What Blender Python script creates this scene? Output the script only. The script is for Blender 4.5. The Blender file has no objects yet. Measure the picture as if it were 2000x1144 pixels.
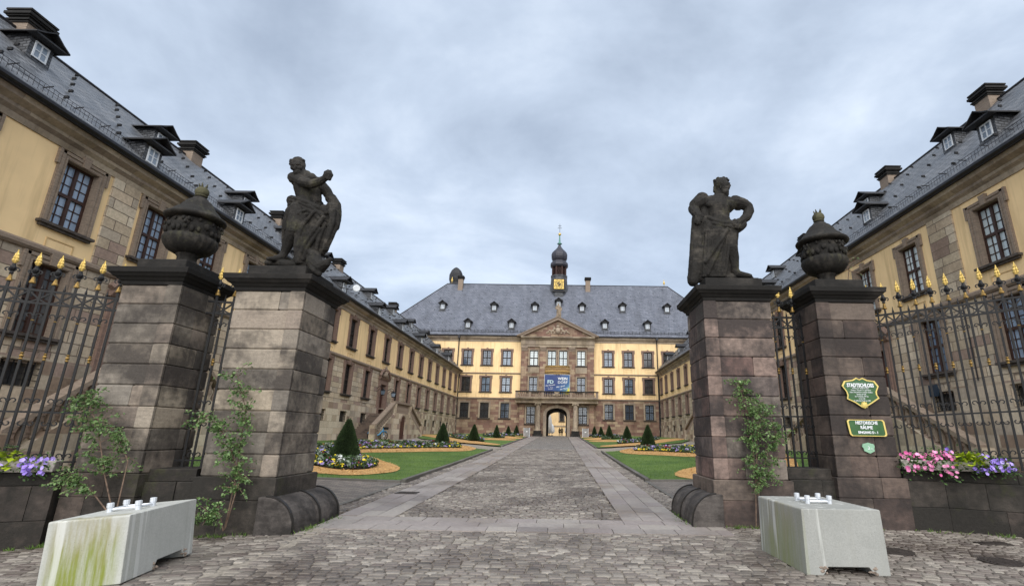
import bpy, bmesh, math, random
from mathutils import Vector, Matrix, noise as mnoise
from mathutils.geometry import delaunay_2d_cdt
R = math.radians
random.seed(7)
SC = bpy.context.scene
COL = SC.collection
# ------------------------------------------------------------------ camera
FPX = 974.6
AX = [(0.9998740, 0.0039489, 0.0153727), (-0.0137153, -0.2724756, 0.9620649), (0.0079878, -0.9621546, -0.2723871)]
cam_d = bpy.data.cameras.new("camera"); cam = bpy.data.objects.new("camera", cam_d); COL.objects.link(cam)
cam_d.sensor_width = 36.0; cam_d.lens = 36.0 * FPX / 2000.0
cam_d.shift_x = -90.0 / 2000.0
cam_d.clip_start = 0.1; cam_d.clip_end = 3000
CAM = Vector((0, 0, 1.6))
def ray(u, v):
    c = Vector(((u - 1090.0) / FPX, -(v - 572.0) / FPX, -1.0))
    return CAMROT @ c
CAMROT = Matrix((Vector(( AX[0][0], AX[1][0], AX[2][0])), Vector((AX[0][1], AX[1][1], AX[2][1])), Vector((AX[0][2], AX[1][2], AX[2][2]))))
def at(u, v, Y):
    d = ray(u, v); t = Y / d.y
    return CAM + d * t
cam.matrix_world = Matrix.Translation(CAM) @ CAMROT.to_4x4()
SC.camera = cam
# ------------------------------------------------------------------ world, sun, exposure
SUN_EL, SUN_AZ = 42.0, 178.0      # behind the camera, spread wide by the overcast
world = bpy.data.worlds.new("World"); SC.world = world; world.use_nodes = True
sun_d = bpy.data.lights.new("sun", 'SUN'); sun_d.energy = 1.5; sun_d.angle = R(88); sun_d.color = (1.0, 0.96, 0.9)
sun = bpy.data.objects.new("sun", sun_d); COL.objects.link(sun)
_sd = Vector((math.sin(R(SUN_AZ)) * math.cos(R(SUN_EL)), math.cos(R(SUN_AZ)) * math.cos(R(SUN_EL)), math.sin(R(SUN_EL))))
sun.rotation_euler = _sd.to_track_quat('Z', 'Y').to_euler(); sun.location = (0, 0, 60)
SC.view_settings.view_transform = 'Standard'; SC.view_settings.look = 'None'
SC.view_settings.exposure = 1.62; SC.view_settings.gamma = 1.0
def nd(nt, t, **kw):
    n = nt.nodes.new(t)
    for k, v in kw.items():
        if k.startswith('_'): setattr(n, k[1:], v)
        else:
            key = k.replace('__', ' ')
            if isinstance(v, bpy.types.NodeSocket): nt.links.new(v, n.inputs[key])
            else: n.inputs[key].default_value = v
    return n
def ramp(nt, fac, stops, mode='LINEAR'):
    n = nt.nodes.new('ShaderNodeValToRGB'); nt.links.new(fac, n.inputs[0]); cr = n.color_ramp; cr.interpolation = mode
    while len(cr.elements) < len(stops): cr.elements.new(0.5)
    for e, (p, c) in zip(cr.elements, stops):
        e.position = p; e.color = (c[0], c[1], c[2], 1) if not isinstance(c, (int, float)) else (c, c, c, 1)
    return n.outputs[0]
def mixc(nt, fac, a, b, mode='MIX'):
    n = nt.nodes.new('ShaderNodeMix'); n.data_type = 'RGBA'; n.blend_type = mode
    for s, v in ((n.inputs[0], fac), (n.inputs[6], a), (n.inputs[7], b)):
        if isinstance(v, bpy.types.NodeSocket): nt.links.new(v, s)
        elif isinstance(v, (int, float)): s.default_value = v if s == n.inputs[0] else (v, v, v, 1)
        else: s.default_value = (v[0], v[1], v[2], 1)
    return n.outputs[2]
def mth(nt, op, a, b=0.0, clamp=False):
    n = nt.nodes.new('ShaderNodeMath'); n.operation = op; n.use_clamp = clamp
    for s, v in ((n.inputs[0], a), (n.inputs[1], b)):
        if isinstance(v, bpy.types.NodeSocket): nt.links.new(v, s)
        else: s.default_value = v
    return n.outputs[0]
def make_world():
    nt = world.node_tree; nt.nodes.clear()
    sky = nd(nt, 'ShaderNodeTexSky', _sky_type='NISHITA', _sun_disc=False, _sun_elevation=R(SUN_EL), _sun_rotation=R(SUN_AZ))
    tc = nd(nt, 'ShaderNodeTexCoord'); sep = nd(nt, 'ShaderNodeSeparateXYZ', Vector=tc.outputs['Generated'])
    zz = mth(nt, 'ADD', mth(nt, 'MAXIMUM', sep.outputs[2], 0.0), 0.22)
    cmb = nd(nt, 'ShaderNodeCombineXYZ', X=mth(nt, 'DIVIDE', sep.outputs[0], zz), Y=mth(nt, 'DIVIDE', sep.outputs[1], zz), Z=3.7)
    n1 = nd(nt, 'ShaderNodeTexNoise', Vector=cmb.outputs[0], Scale=0.8, Detail=6.0, Roughness=0.52, Distortion=0.7)
    n2 = nd(nt, 'ShaderNodeTexNoise', Vector=cmb.outputs[0], Scale=2.6, Detail=6.0, Roughness=0.6, Distortion=0.2)
    f = mth(nt, 'ADD', mth(nt, 'MULTIPLY', n1.outputs[0], 0.74), mth(nt, 'MULTIPLY', n2.outputs[0], 0.26))
    cloud = ramp(nt, f, [(0.37, (1.65, 2.02, 2.62)), (0.46, (2.35, 2.78, 3.45)), (0.54, (3.05, 3.55, 4.3)), (0.64, (4.2, 4.7, 5.4))])
    hz = mth(nt, 'POWER', mth(nt, 'SUBTRACT', 1.0, mth(nt, 'ABSOLUTE', sep.outputs[2])), 3.0)
    cloud = mixc(nt, mth(nt, 'MULTIPLY', hz, 0.45), cloud, (2.85, 3.45, 4.45))
    col = mixc(nt, 0.92, sky.outputs[0], cloud)
    bg = nd(nt, 'ShaderNodeBackground', Color=col, Strength=0.068)
    out = nd(nt, 'ShaderNodeOutputWorld'); nt.links.new(bg.outputs[0], out.inputs[0])
make_world()
# ------------------------------------------------------------------ ground heights
def interp(x, xs, ys):
    if x <= xs[0]: return ys[0]
    for a, b, p, q in zip(xs, xs[1:], ys, ys[1:]):
        if x <= b: return p + (q - p) * (x - a) / (b - a)
    return ys[-1]
def ss(a, b, x):
    t = min(1, max(0, (x - a) / (b - a))); return t * t * (3 - 2 * t)
AXIS = -0.87
def g(Y): return interp(Y, [8.5, 25, 37, 85], [0, .22, .45, 1.3])
def H(X, Y):
    G = g(Y); d = abs(X - AXIS)
    if Y > 85: return 1.3
    fall = -0.05 * min(4.5, max(0, -X - 4.0)) * (1 - ss(9.2, 11.5, Y)) if X < 0 else 0.0
    if Y < 11: return G + fall
    L = interp(Y, [11, 16, 23.5, 39, 50, 61, 70, 78, 85], [.05, .16, .27, .64, .87, 1.1, 1.3, 1.42, 1.5])
    Wz = interp(Y, [11, 34, 49, 64, 85], [.1, .9, 1.0, 1.35, 1.5])
    z = G + (L - G) * ss(3.8, 7.5, d)
    return z + (max(Wz, L) - L) * ss(9, 15, d) + fall
# ------------------------------------------------------------------ objects
def empty(name, loc, rz=0.0):
    o = bpy.data.objects.new(name, None); COL.objects.link(o); o.location = loc; o.rotation_euler = (0, 0, rz)
    o.empty_display_size = 0.3
    return o
def tag(o, label=None, cat=None, group=None, kind=None):
    if label: o['label'] = label
    if cat: o['category'] = cat
    if group: o['group'] = group
    if kind: o['kind'] = kind
    return o
def thing(name, label, cat, loc=(0, 0, 0), rz=0.0, group=None):
    return tag(empty(name, loc, rz), label, cat, group)
def copy_tree(o, parent=None):
    c = o.copy(); COL.objects.link(c)
    if parent: c.parent = parent
    for ch in o.children: copy_tree(ch, c)
    return c
class MB:
    def __init__(s): s.v = []; s.f = []; s.t = []; s.m = []
    def add(s, vs, fs, tone=0.5, mi=0):
        b = len(s.v); s.v += [tuple(p) for p in vs]
        for f in fs: s.f.append(tuple(b + i for i in f)); s.t.append(tone); s.m.append(mi)
    def hexa(s, c, tone=0.5, mi=0):           # eight corners: bottom ring, top ring
        s.add(c, [(3, 2, 1, 0), (4, 5, 6, 7), (0, 1, 5, 4), (1, 2, 6, 5), (2, 3, 7, 6), (3, 0, 4, 7)], tone, mi)
    def box(s, x0, x1, y0, y1, z0, z1, tone=0.5, mi=0):
        s.hexa([(x0, y0, z0), (x1, y0, z0), (x1, y1, z0), (x0, y1, z0), (x0, y0, z1), (x1, y0, z1), (x1, y1, z1), (x0, y1, z1)], tone, mi)
    def pbox(s, P, s0, s1, o0, o1, z0, z1, tone=0.5, mi=0):
        s.hexa([P(s0, o0, z0), P(s1, o0, z0), P(s1, o1, z0), P(s0, o1, z0), P(s0, o0, z1), P(s1, o0, z1), P(s1, o1, z1), P(s0, o1, z1)], tone, mi)
    def quad(s, a, b, c, d, tone=0.5, mi=0): s.add([a, b, c, d], [(0, 1, 2, 3)], tone, mi)
    def prism(s, poly, z0, z1, P=None, tone=0.5, mi=0, top=None):
        n = len(poly); P = P or (lambda x, y, z: (x, y, z)); top = top or poly
        vs = [P(x, y, z0) for x, y in poly] + [P(x, y, z1) for x, y in top]
        s.add(vs, [tuple(range(n))[::-1], tuple(range(n, 2 * n))] + [(i, (i + 1) % n, n + (i + 1) % n, n + i) for i in range(n)], tone, mi)
    def sweep(s, prof, P, s0, s1, tone=0.5, mi=0, caps=True):   # closed profile of (o, z)
        n = len(prof)
        vs = [P(s0, o, z) for o, z in prof] + [P(s1, o, z) for o, z in prof]
        fs = [(i, (i + 1) % n, n + (i + 1) % n, n + i) for i in range(n)]
        if caps: fs += [tuple(range(n))[::-1], tuple(range(n, 2 * n))]
        s.add(vs, fs, tone, mi)
    def lathe(s, prof, n=24, c=(0, 0, 0), mod=None, tone=0.5, mi=0):
        vs = []; fs = []
        for j, (r, z) in enumerate(prof):
            for i in range(n):
                a = 2 * math.pi * i / n; rr = r * (mod(a, z, j) if mod else 1.0)
                vs.append((c[0] + rr * math.cos(a), c[1] + rr * math.sin(a), c[2] + z))
        for j in range(len(prof) - 1):
            for i in range(n):
                k = (i + 1) % n; fs.append((j * n + i, j * n + k, (j + 1) * n + k, (j + 1) * n + i))
        m = len(prof) - 1
        fs.append(tuple(range(n))[::-1]); fs.append(tuple(m * n + i for i in range(n)))
        s.add(vs, fs, tone, mi)
    def tube(s, pts, r, n=6, tone=0.5, mi=0, cap=True):
        pts = [Vector(p) for p in pts]; m = len(pts); rs = r if isinstance(r, (list, tuple)) else [r] * m
        up = None; vs = []; fs = []
        for i, p in enumerate(pts):
            t = (pts[min(i + 1, m - 1)] - pts[max(i - 1, 0)])
            if t.length < 1e-9: t = Vector((0, 0, 1))
            t.normalize()
            if up is None:
                up = Vector((0, 0, 1)) if abs(t.z) < 0.9 else Vector((1, 0, 0))
            a = up - t * up.dot(t)
            if a.length < 1e-6: a = t.orthogonal()
            a.normalize(); b = t.cross(a); up = a
            for k in range(n):
                w = 2 * math.pi * (k + 0.5) / n; vs.append(p + (a * math.cos(w) + b * math.sin(w)) * rs[i])
        for i in range(m - 1):
            for k in range(n):
                q = (k + 1) % n; fs.append((i * n + k, i * n + q, (i + 1) * n + q, (i + 1) * n + k))
        if cap: fs += [tuple(range(n))[::-1], tuple((m - 1) * n + k for k in range(n))]
        s.add(vs, fs, tone, mi)
    def ball(s, c, r, nu=10, nv=7, tone=0.5, mi=0, rot=None):
        rx, ry, rz = (r, r, r) if isinstance(r, (int, float)) else r
        vs = []; fs = []
        for j in range(nv + 1):
            ph = math.pi * j / nv
            for i in range(nu):
                th = 2 * math.pi * i / nu
                p = Vector((rx * math.sin(ph) * math.cos(th), ry * math.sin(ph) * math.sin(th), -rz * math.cos(ph)))
                if rot: p = rot @ p
                vs.append((c[0] + p.x, c[1] + p.y, c[2] + p.z))
        for j in range(nv):
            for i in range(nu):
                k = (i + 1) % nu; fs.append((j * nu + i, j * nu + k, (j + 1) * nu + k, (j + 1) * nu + i))
        s.add(vs, fs, tone, mi)
    def build(s, name, mat, parent=None, smooth=False, bevel=0.0, local=False, fix=True, merge=True):
        me = bpy.data.meshes.new(name); me.from_pydata(s.v, [], s.f)
        mats = mat if isinstance(mat, (list, tuple)) else [mat]
        for m in mats: me.materials.append(m)
        me.polygons.foreach_set('material_index', s.m)
        at_ = me.attributes.new('tone', 'FLOAT', 'FACE'); at_.data.foreach_set('value', s.t)
        if fix:
            bm = bmesh.new(); bm.from_mesh(me)
            if merge: bmesh.ops.remove_doubles(bm, verts=bm.verts, dist=1e-5)
            bmesh.ops.recalc_face_normals(bm, faces=bm.faces)
            bm.to_mesh(me); bm.free()
        if smooth: me.polygons.foreach_set('use_smooth', [True] * len(me.polygons))
        uvs(me); me.update()
        o = bpy.data.objects.new(name, me); COL.objects.link(o)
        if parent:
            o.parent = parent
            if not local: o.location = -parent_world(parent)
        if bevel:
            b = o.modifiers.new('bevel', 'BEVEL'); b.width = bevel; b.segments = 2; b.limit_method = 'ANGLE'; b.angle_limit = R(40)
        return o
def parent_world(p):
    v = Vector((0, 0, 0))
    while p: v += p.location; p = p.parent
    return v
def uvs(me):
    uv = me.uv_layers.new(name='uv').data
    co = [v.co for v in me.vertices]
    for p in me.polygons:
        n = p.normal
        if abs(n.z) > 0.96: a, b = Vector((1, 0, 0)), Vector((0, 1, 0))
        else:
            a = Vector((-n.y, n.x, 0)); a.normalize()
            if a.x < -0.01 or (abs(a.x) <= 0.01 and a.y < 0): a = -a
            b = n.cross(a)
            if b.z < 0: b = -b
        for li in p.loop_indices:
            q = co[me.loops[li].vertex_index]; uv[li].uv = (q.dot(a), q.dot(b))
def wallgrid(mb, P, s0, s1, z0, z1, holes, o=0.0, tone=0.5):
    S = sorted({s0, s1} | {h[0] for h in holes} | {h[1] for h in holes}); S = [q for q in S if s0 <= q <= s1]
    Z = sorted({z0, z1} | {h[2] for h in holes} | {h[3] for h in holes}); Z = [q for q in Z if z0 <= q <= z1]
    for a, b in zip(S, S[1:]):
        for c, d in zip(Z, Z[1:]):
            ms, mz = (a + b) / 2, (c + d) / 2
            if any(h[0] < ms < h[1] and h[2] < mz < h[3] for h in holes): continue
            mb.quad(P(a, o, c), P(b, o, c), P(b, o, d), P(a, o, d), tone)
# ------------------------------------------------------------------ materials
def newmat(name):
    m = bpy.data.materials.new(name); m.use_nodes = True; nt = m.node_tree; nt.nodes.clear()
    out = nt.nodes.new('ShaderNodeOutputMaterial'); bs = nt.nodes.new('ShaderNodeBsdfPrincipled')
    nt.links.new(bs.outputs[0], out.inputs[0]); return m, nt, bs
def setin(nt, bs, key, v):
    if isinstance(v, bpy.types.NodeSocket): nt.links.new(v, bs.inputs[key])
    elif isinstance(v, (int, float)): bs.inputs[key].default_value = v
    else: bs.inputs[key].default_value = (v[0], v[1], v[2], 1)
def bump(nt, bs, h, strength=0.4, dist=0.02):
    b = nd(nt, 'ShaderNodeBump', Strength=strength, Distance=dist, Height=h); nt.links.new(b.outputs[0], bs.inputs['Normal'])
def coords(nt, kind='Object'): return nd(nt, 'ShaderNodeTexCoord').outputs[kind]
def noi(nt, vec, scale, detail=4.0, rough=0.55, dist=0.0): return nd(nt, 'ShaderNodeTexNoise', Vector=vec, Scale=scale, Detail=detail, Roughness=rough, Distortion=dist).outputs[0]
def mapv(nt, vec, sc=(1, 1, 1), loc=(0, 0, 0)):
    n = nd(nt, 'ShaderNodeMapping', Vector=vec); n.inputs['Scale'].default_value = sc; n.inputs['Location'].default_value = loc; return n.outputs[0]
def plain(name, col, rough=0.7, metal=0.0, var=0.25, scale=6.0, bmp=0.0, spec=0.3):
    m, nt, bs = newmat(name); oc = coords(nt)
    n = noi(nt, oc, scale, 5)
    c = mixc(nt, ramp(nt, n, [(0.3, 0.0), (0.7, 1.0)]), tuple(k * (1 - var) for k in col), tuple(min(1, k * (1 + var)) for k in col))
    setin(nt, bs, 'Base Color', c); setin(nt, bs, 'Roughness', rough); setin(nt, bs, 'Metallic', metal)
    bs.inputs['Specular IOR Level'].default_value = spec
    if bmp: bump(nt, bs, n, bmp, 0.02)
    return m
def ashlar(name, pal, bw, bh, mortar=(.12, .10, .08), msize=0.012, dirt=0.5, off=0.5, bmp=0.5, stain=(0.35, 0.33, 0.3)):
    m, nt, bs = newmat(name); uv = coords(nt, 'UV'); oc = coords(nt)
    br = nt.nodes.new('ShaderNodeTexBrick'); nt.links.new(uv, br.inputs['Vector'])
    br.offset = off; br.offset_frequency = 2; br.squash = 1.35; br.squash_frequency = 3
    for k, v in dict(Scale=1.0, Bias=0.0).items(): br.inputs[k].default_value = v
    br.inputs['Mortar Size'].default_value = msize; br.inputs['Mortar Smooth'].default_value = 0.15
    br.inputs['Brick Width'].default_value = bw; br.inputs['Row Height'].default_value = bh
    br.inputs['Color1'].default_value = (0, 0, 0, 1); br.inputs['Color2'].default_value = (1, 1, 1, 1); br.inputs['Mortar'].default_value = (.5, .5, .5, 1)
    st = [((i + 0.0) / len(pal), p) for i, p in enumerate(pal)]
    c = ramp(nt, br.outputs['Color'], st, 'CONSTANT')
    fine = noi(nt, oc, 9, 6, 0.65); big = noi(nt, mapv(nt, oc, (0.35, 0.35, 0.12)), 1.6, 5, 0.6)
    c = mixc(nt, 0.55, c, ramp(nt, fine, [(0.3, 0.55), (0.7, 1.25)]), 'MULTIPLY')
    c = mixc(nt, mth(nt, 'MULTIPLY', ramp(nt, big, [(0.45, 0.0), (0.68, 1.0)]), dirt), c, mixc(nt, 1.0, c, stain, 'MULTIPLY'))
    c = mixc(nt, br.outputs['Fac'], c, mortar)
    setin(nt, bs, 'Base Color', c); setin(nt, bs, 'Roughness', 0.85); bs.inputs['Specular IOR Level'].default_value = 0.2
    h = mth(nt, 'SUBTRACT', mth(nt, 'MULTIPLY', fine, 0.35), br.outputs['Fac'])
    bump(nt, bs, h, bmp, 0.03)
    return m
def plaster(name, col):
    m, nt, bs = newmat(name); oc = coords(nt)
    a = noi(nt, oc, 0.5, 5); b = noi(nt, mapv(nt, oc, (2.2, 2.2, 0.15)), 1.5, 4); f = noi(nt, oc, 30, 3)
    c = mixc(nt, ramp(nt, a, [(0.35, 0.0), (0.65, 1.0)]), tuple(k * 0.9 for k in col), tuple(k * 1.06 for k in col))
    c = mixc(nt, mth(nt, 'MULTIPLY', ramp(nt, b, [(0.5, 0.0), (0.72, 1.0)]), 0.42), c, (.34, .24, .12))
    setin(nt, bs, 'Base Color', c); setin(nt, bs, 'Roughness', 0.9); bs.inputs['Specular IOR Level'].default_value = 0.15
    bump(nt, bs, f, 0.12, 0.01); return m
def slate(name, c0, c1, bw=0.30, bh=0.17, rough=0.45, sk=0.85):
    m, nt, bs = newmat(name); uv = coords(nt, 'UV'); oc = coords(nt)
    wob = noi(nt, mapv(nt, uv, (0.6, 0.6, 1)), 1.2, 3)
    v2 = nd(nt, 'ShaderNodeCombineXYZ', Y=mth(nt, 'MULTIPLY', wob, 0.25))
    va = nd(nt, 'ShaderNodeVectorMath', _operation='ADD'); nt.links.new(uv, va.inputs[0]); nt.links.new(v2.outputs[0], va.inputs[1])
    rot = nd(nt, 'ShaderNodeMapping', Vector=va.outputs[0]); rot.inputs['Rotation'].default_value = (0, 0, R(9))
    br = nt.nodes.new('ShaderNodeTexBrick'); nt.links.new(rot.outputs[0], br.inputs['Vector'])
    for k, v in {'Scale': 1.0, 'Mortar Size': 0.02, 'Mortar Smooth': 0.35, 'Brick Width': bw, 'Row Height': bh}.items(): br.inputs[k].default_value = v
    br.inputs['Color1'].default_value = (0, 0, 0, 1); br.inputs['Color2'].default_value = (1, 1, 1, 1); br.inputs['Mortar'].default_value = (.3, .3, .3, 1)
    c = mixc(nt, br.outputs['Color'], c0, c1)
    big = noi(nt, mapv(nt, uv, (0.5, 0.13, 1)), 1.5, 5, 0.6)
    c = mixc(nt, 0.6, c, ramp(nt, big, [(0.3, 0.6), (0.7, 1.3)]), 'MULTIPLY')
    stk = noi(nt, mapv(nt, rot.outputs[0], (0.55, 4.2, 1)), 1.0, 5, 0.7)
    c = mixc(nt, sk, c, ramp(nt, stk, [(0.34, 0.45), (0.66, 1.5)]), 'MULTIPLY')
    c = mixc(nt, mth(nt, 'MULTIPLY', br.outputs['Fac'], 0.9), c, (.008, .008, .01))
    setin(nt, bs, 'Base Color', c); setin(nt, bs, 'Roughness', ramp(nt, br.outputs['Color'], [(0, rough - 0.08), (1, rough + 0.14)]))
    sw = nd(nt, 'ShaderNodeSeparateXYZ', Vector=rot.outputs[0])
    saw = mth(nt, 'FRACT', mth(nt, 'DIVIDE', sw.outputs[1], bh))
    h = mth(nt, 'SUBTRACT', mth(nt, 'MULTIPLY', saw, -0.8), br.outputs['Fac'])
    bump(nt, bs, h, 0.95, 0.03); return m
def crust(name, light, dark, amount=0.5, scale=1.4, pits=0.5, tonecols=None, moss=None):
    m, nt, bs = newmat(name); oc = coords(nt)
    fine = noi(nt, oc, 22, 6, 0.7); mid = noi(nt, mapv(nt, oc, (.8, .8, 1.1)), scale, 8, 0.66, 0.2); grain = noi(nt, mapv(nt, oc, (1.2, 1.2, 9)), 3, 4)
    if tonecols:
        tn = nd(nt, 'ShaderNodeAttribute', _attribute_name='tone').outputs['Fac']
        c = ramp(nt, tn, [(i / max(1, len(tonecols) - 1), k) for i, k in enumerate(tonecols)])
    else: c = mixc(nt, grain, tuple(k * 0.75 for k in light), tuple(k * 1.2 for k in light))
    c = mixc(nt, 0.6, c, ramp(nt, fine, [(0.3, 0.6), (0.7, 1.3)]), 'MULTIPLY')
    c = mixc(nt, 0.35, c, ramp(nt, grain, [(0.3, 0.65), (0.7, 1.25)]), 'MULTIPLY')
    e0 = 0.62 - 0.3 * amount
    run = noi(nt, mapv(nt, oc, (3.2, 3.2, .6)), 1.3, 6, .7); gr2 = noi(nt, oc, 11, 5, .75)
    mid2 = mth(nt, 'ADD', mth(nt, 'ADD', mth(nt, 'MULTIPLY', mid, .62), mth(nt, 'MULTIPLY', run, .14)), mth(nt, 'MULTIPLY', gr2, .24))
    if tonecols: mid2 = mth(nt, 'ADD', mid2, mth(nt, 'MULTIPLY', mth(nt, 'SUBTRACT', mth(nt, 'FRACT', mth(nt, 'MULTIPLY', tn, 7.31)), .5), .11))
    c = mixc(nt, ramp(nt, mid2, [(e0 + .01, 0.0), (e0 + 0.07, .5), (e0 + 0.15, 0.9)]), c, mixc(nt, fine, tuple(k * 0.6 for k in dark), tuple(k * 1.7 for k in dark)))
    if moss:
        ms = noi(nt, mapv(nt, oc, (1, 1, 1), (5, 2, 9)), 2.3, 6, 0.7)
        c = mixc(nt, ramp(nt, ms, [(0.56, 0.0), (0.7, 0.7)]), c, moss)
    pit = nd(nt, 'ShaderNodeTexVoronoi', Vector=oc, Scale=38.0).outputs['Distance']
    setin(nt, bs, 'Base Color', c); setin(nt, bs, 'Roughness', 0.8); bs.inputs['Specular IOR Level'].default_value = 0.25
    h = mth(nt, 'ADD', mth(nt, 'MULTIPLY', fine, 0.7), mth(nt, 'MULTIPLY', ramp(nt, pit, [(0.0, 0.0), (0.25, 1.0)]), 0.35))
    bump(nt, bs, mth(nt, 'ADD', h, mth(nt, 'MULTIPLY', mid, 0.8)), pits, 0.025); return m
def toned(name, cols, rough=0.6, wet=None, nscale=40, bmp=0.3, big=0.35, spec=0.4):
    m, nt, bs = newmat(name); oc = coords(nt)
    tn = nd(nt, 'ShaderNodeAttribute', _attribute_name='tone').outputs['Fac']
    c = ramp(nt, tn, [(i / max(1, len(cols) - 1), k) for i, k in enumerate(cols)])
    f = noi(nt, oc, nscale, 5, 0.7)
    c = mixc(nt, 0.5, c, ramp(nt, f, [(0.3, 0.6), (0.7, 1.35)]), 'MULTIPLY')
    rg = rough
    if wet:
        w = ramp(nt, noi(nt, oc, big, 5, 0.6, 0.5), [(0.46, 0.0), (0.62, 1.0)])
        c = mixc(nt, mth(nt, 'MULTIPLY', w, wet), c, mixc(nt, 1.0, c, (.42, .38, .36), 'MULTIPLY'))
        rg = mth(nt, 'SUBTRACT', rough, mth(nt, 'MULTIPLY', w, 0.22))
    setin(nt, bs, 'Base Color', c); setin(nt, bs, 'Roughness', rg); bs.inputs['Specular IOR Level'].default_value = spec
    if bmp: bump(nt, bs, f, bmp, 0.012)
    return m
def glassy(name, a, b, rough=0.06):
    m, nt, bs = newmat(name); oc = coords(nt); n = noi(nt, oc, 1.3, 3)
    rnd = nd(nt, 'ShaderNodeObjectInfo').outputs['Random']; f = mth(nt, 'ADD', mth(nt, 'MULTIPLY', n, .55), mth(nt, 'MULTIPLY', rnd, .55))
    setin(nt, bs, 'Base Color', mixc(nt, ramp(nt, f, [(0.38, 0), (0.7, 1)]), a, b)); setin(nt, bs, 'Roughness', rough)
    bs.inputs['Specular IOR Level'].default_value = 0.9
    bump(nt, bs, noi(nt, oc, 2.2, 2), 0.03, 0.05); return m
M = {}
BUFF = [(.48, .395, .285), (.57, .475, .345), (.44, .355, .255), (.53, .445, .335), (.34, .25, .20), (.54, .435, .315), (.42, .355, .275), (.60, .51, .385)]
PINK = [(.25, .155, .115), (.33, .24, .165), (.22, .13, .10), (.28, .19, .135), (.37, .28, .19), (.24, .15, .11), (.20, .12, .095), (.30, .21, .15)]
M['wing_stone'] = ashlar('buff_sandstone_ashlar', BUFF, 0.95, 0.40, mortar=(.13, .1, .075), msize=0.016, dirt=0.55)
M['plinth_stone'] = ashlar('plinth_sandstone', BUFF[2:] + [(.3, .22, .16)], 0.8, 0.46, mortar=(.33, .27, .2), msize=0.010, dirt=0.7, bmp=0.3)
M['palace_stone'] = ashlar('red_sandstone_ashlar', PINK, 0.9, 0.42, mortar=(.14, .1, .08), msize=0.012, dirt=0.6)
M['trim'] = ashlar('sandstone_trim', [(.33, .27, .205), (.37, .30, .22), (.29, .235, .185), (.40, .33, .245)], 1.3, 0.9, mortar=(.2, .15, .11), msize=0.008, dirt=0.75, bmp=0.2)
M['frame_grey'] = crust('window_surround_greybrown', (.25, .195, .15), (.10, .08, .07), 0.25, 1.1, 0.2)
M['frame_pink'] = crust('window_surround_redbrown', (.215, .145, .115), (.10, .075, .065), 0.22, 1.1, 0.2)
M['sill'] = plain('dark_sill_stone', (.07, .058, .05), 0.8, var=0.4)
M['yellow'] = plaster('ochre_plaster', (.85, .625, .345))
M['slate_wing'] = slate('wing_slate', (.075, .08, .09), (.21, .215, .225), 0.36, 0.21, 0.45)
M['slate_main'] = slate('palace_slate', (.10, .11, .14), (.165, .178, .215), 0.55, 0.26, 0.55, 0.4)
M['slate_dark'] = slate('dormer_slate', (.045, .048, .055), (.12, .125, .135), 0.3, 0.16, 0.5)
M['slate_black'] = plain('weathered_dark_slate', (.028, .028, .03), 0.6, var=0.35, scale=3)
M['gutter'] = plain('dark_zinc_gutter', (.03, .03, .034), 0.45, 0.4)
M['wood'] = plain('dark_brown_window_wood', (.045, .022, .016), 0.5)
M['wood_dark'] = plain('near_black_window_wood', (.016, .013, .012), 0.5)
M['white_wood'] = plain('white_painted_wood', (.62, .65, .68), 0.5, var=0.1)
M['glass'] = glassy('painted_reflection_glass', (.13, .19, .28), (.33, .42, .54))  # bright sky reflection painted into the pane's base colour
M['glass_main'] = glassy('bluish_palace_glass', (.06, .085, .125), (.22, .28, .36))
M['glass_curtain'] = glassy('curtained_glass', (.50, .58, .60), (.62, .69, .70), 0.12)
M['glass_dark'] = glassy('dark_glass', (.010, .011, .013), (.075, .08, .085), 0.12)
M['glass_grey'] = glassy('grey_dormer_glass', (.10, .13, .17), (.22, .27, .33), 0.15)
M['iron'] = plain('black_wrought_iron', (.006, .006, .007), 0.5, 0.0, spec=0.3)
M['gold'] = plain('gilding', (.64, .46, .14), 0.42, 0.45, var=0.25, scale=18)
M['gold_dull'] = plain('tarnished_gilding', (.27, .17, .05), 0.42, 0.6, var=0.5, scale=20)
M['cap'] = crust('black_crusted_capstone', (.05, .045, .04), (.0095, .009, .0085), 0.9, 1.6, 0.5)
M['statue'] = crust('weathered_statue_stone', (.085, .075, .062), (.009, .0085, .008), 0.92, 3.2, 0.95, moss=(.075, .072, .04))
M['pier_l'] = crust('grey_sandstone_blocks', None or (.2, .17, .14), (.038, .033, .030), 0.68, 0.9, 0.6, [(.17, .15, .128), (.34, .29, .23), (.23, .185, .155), (.42, .355, .27), (.20, .18, .155), (.30, .26, .215)])
M['pier_r'] = crust('red_sandstone_blocks', (.2, .17, .14), (.026, .023, .023), 0.78, 0.9, 0.6, [(.19, .128, .11), (.29, .215, .18), (.23, .14, .12), (.31, .265, .22), (.15, .118, .108)])
M['pier_s'] = crust('dark_sandstone_blocks', (.2, .17, .14), (.026, .022, .021), 0.72, 0.9, 0.6, [(.10, .075, .065), (.17, .135, .11), (.12, .085, .072), (.15, .12, .10)])
M['wall_old'] = crust('dark_mossy_wall_blocks', (.1, .08, .07), (.016, .015, .013), 0.8, 1.2, 0.6, [(.06, .052, .044), (.095, .08, .068), (.075, .06, .052), (.115, .09, .075)], moss=(.042, .046, .018))
M['guard'] = crust('wheel_guard_stone', (.10, .088, .08), (.018, .016, .015), 0.6, 2.5, 0.5)

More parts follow.
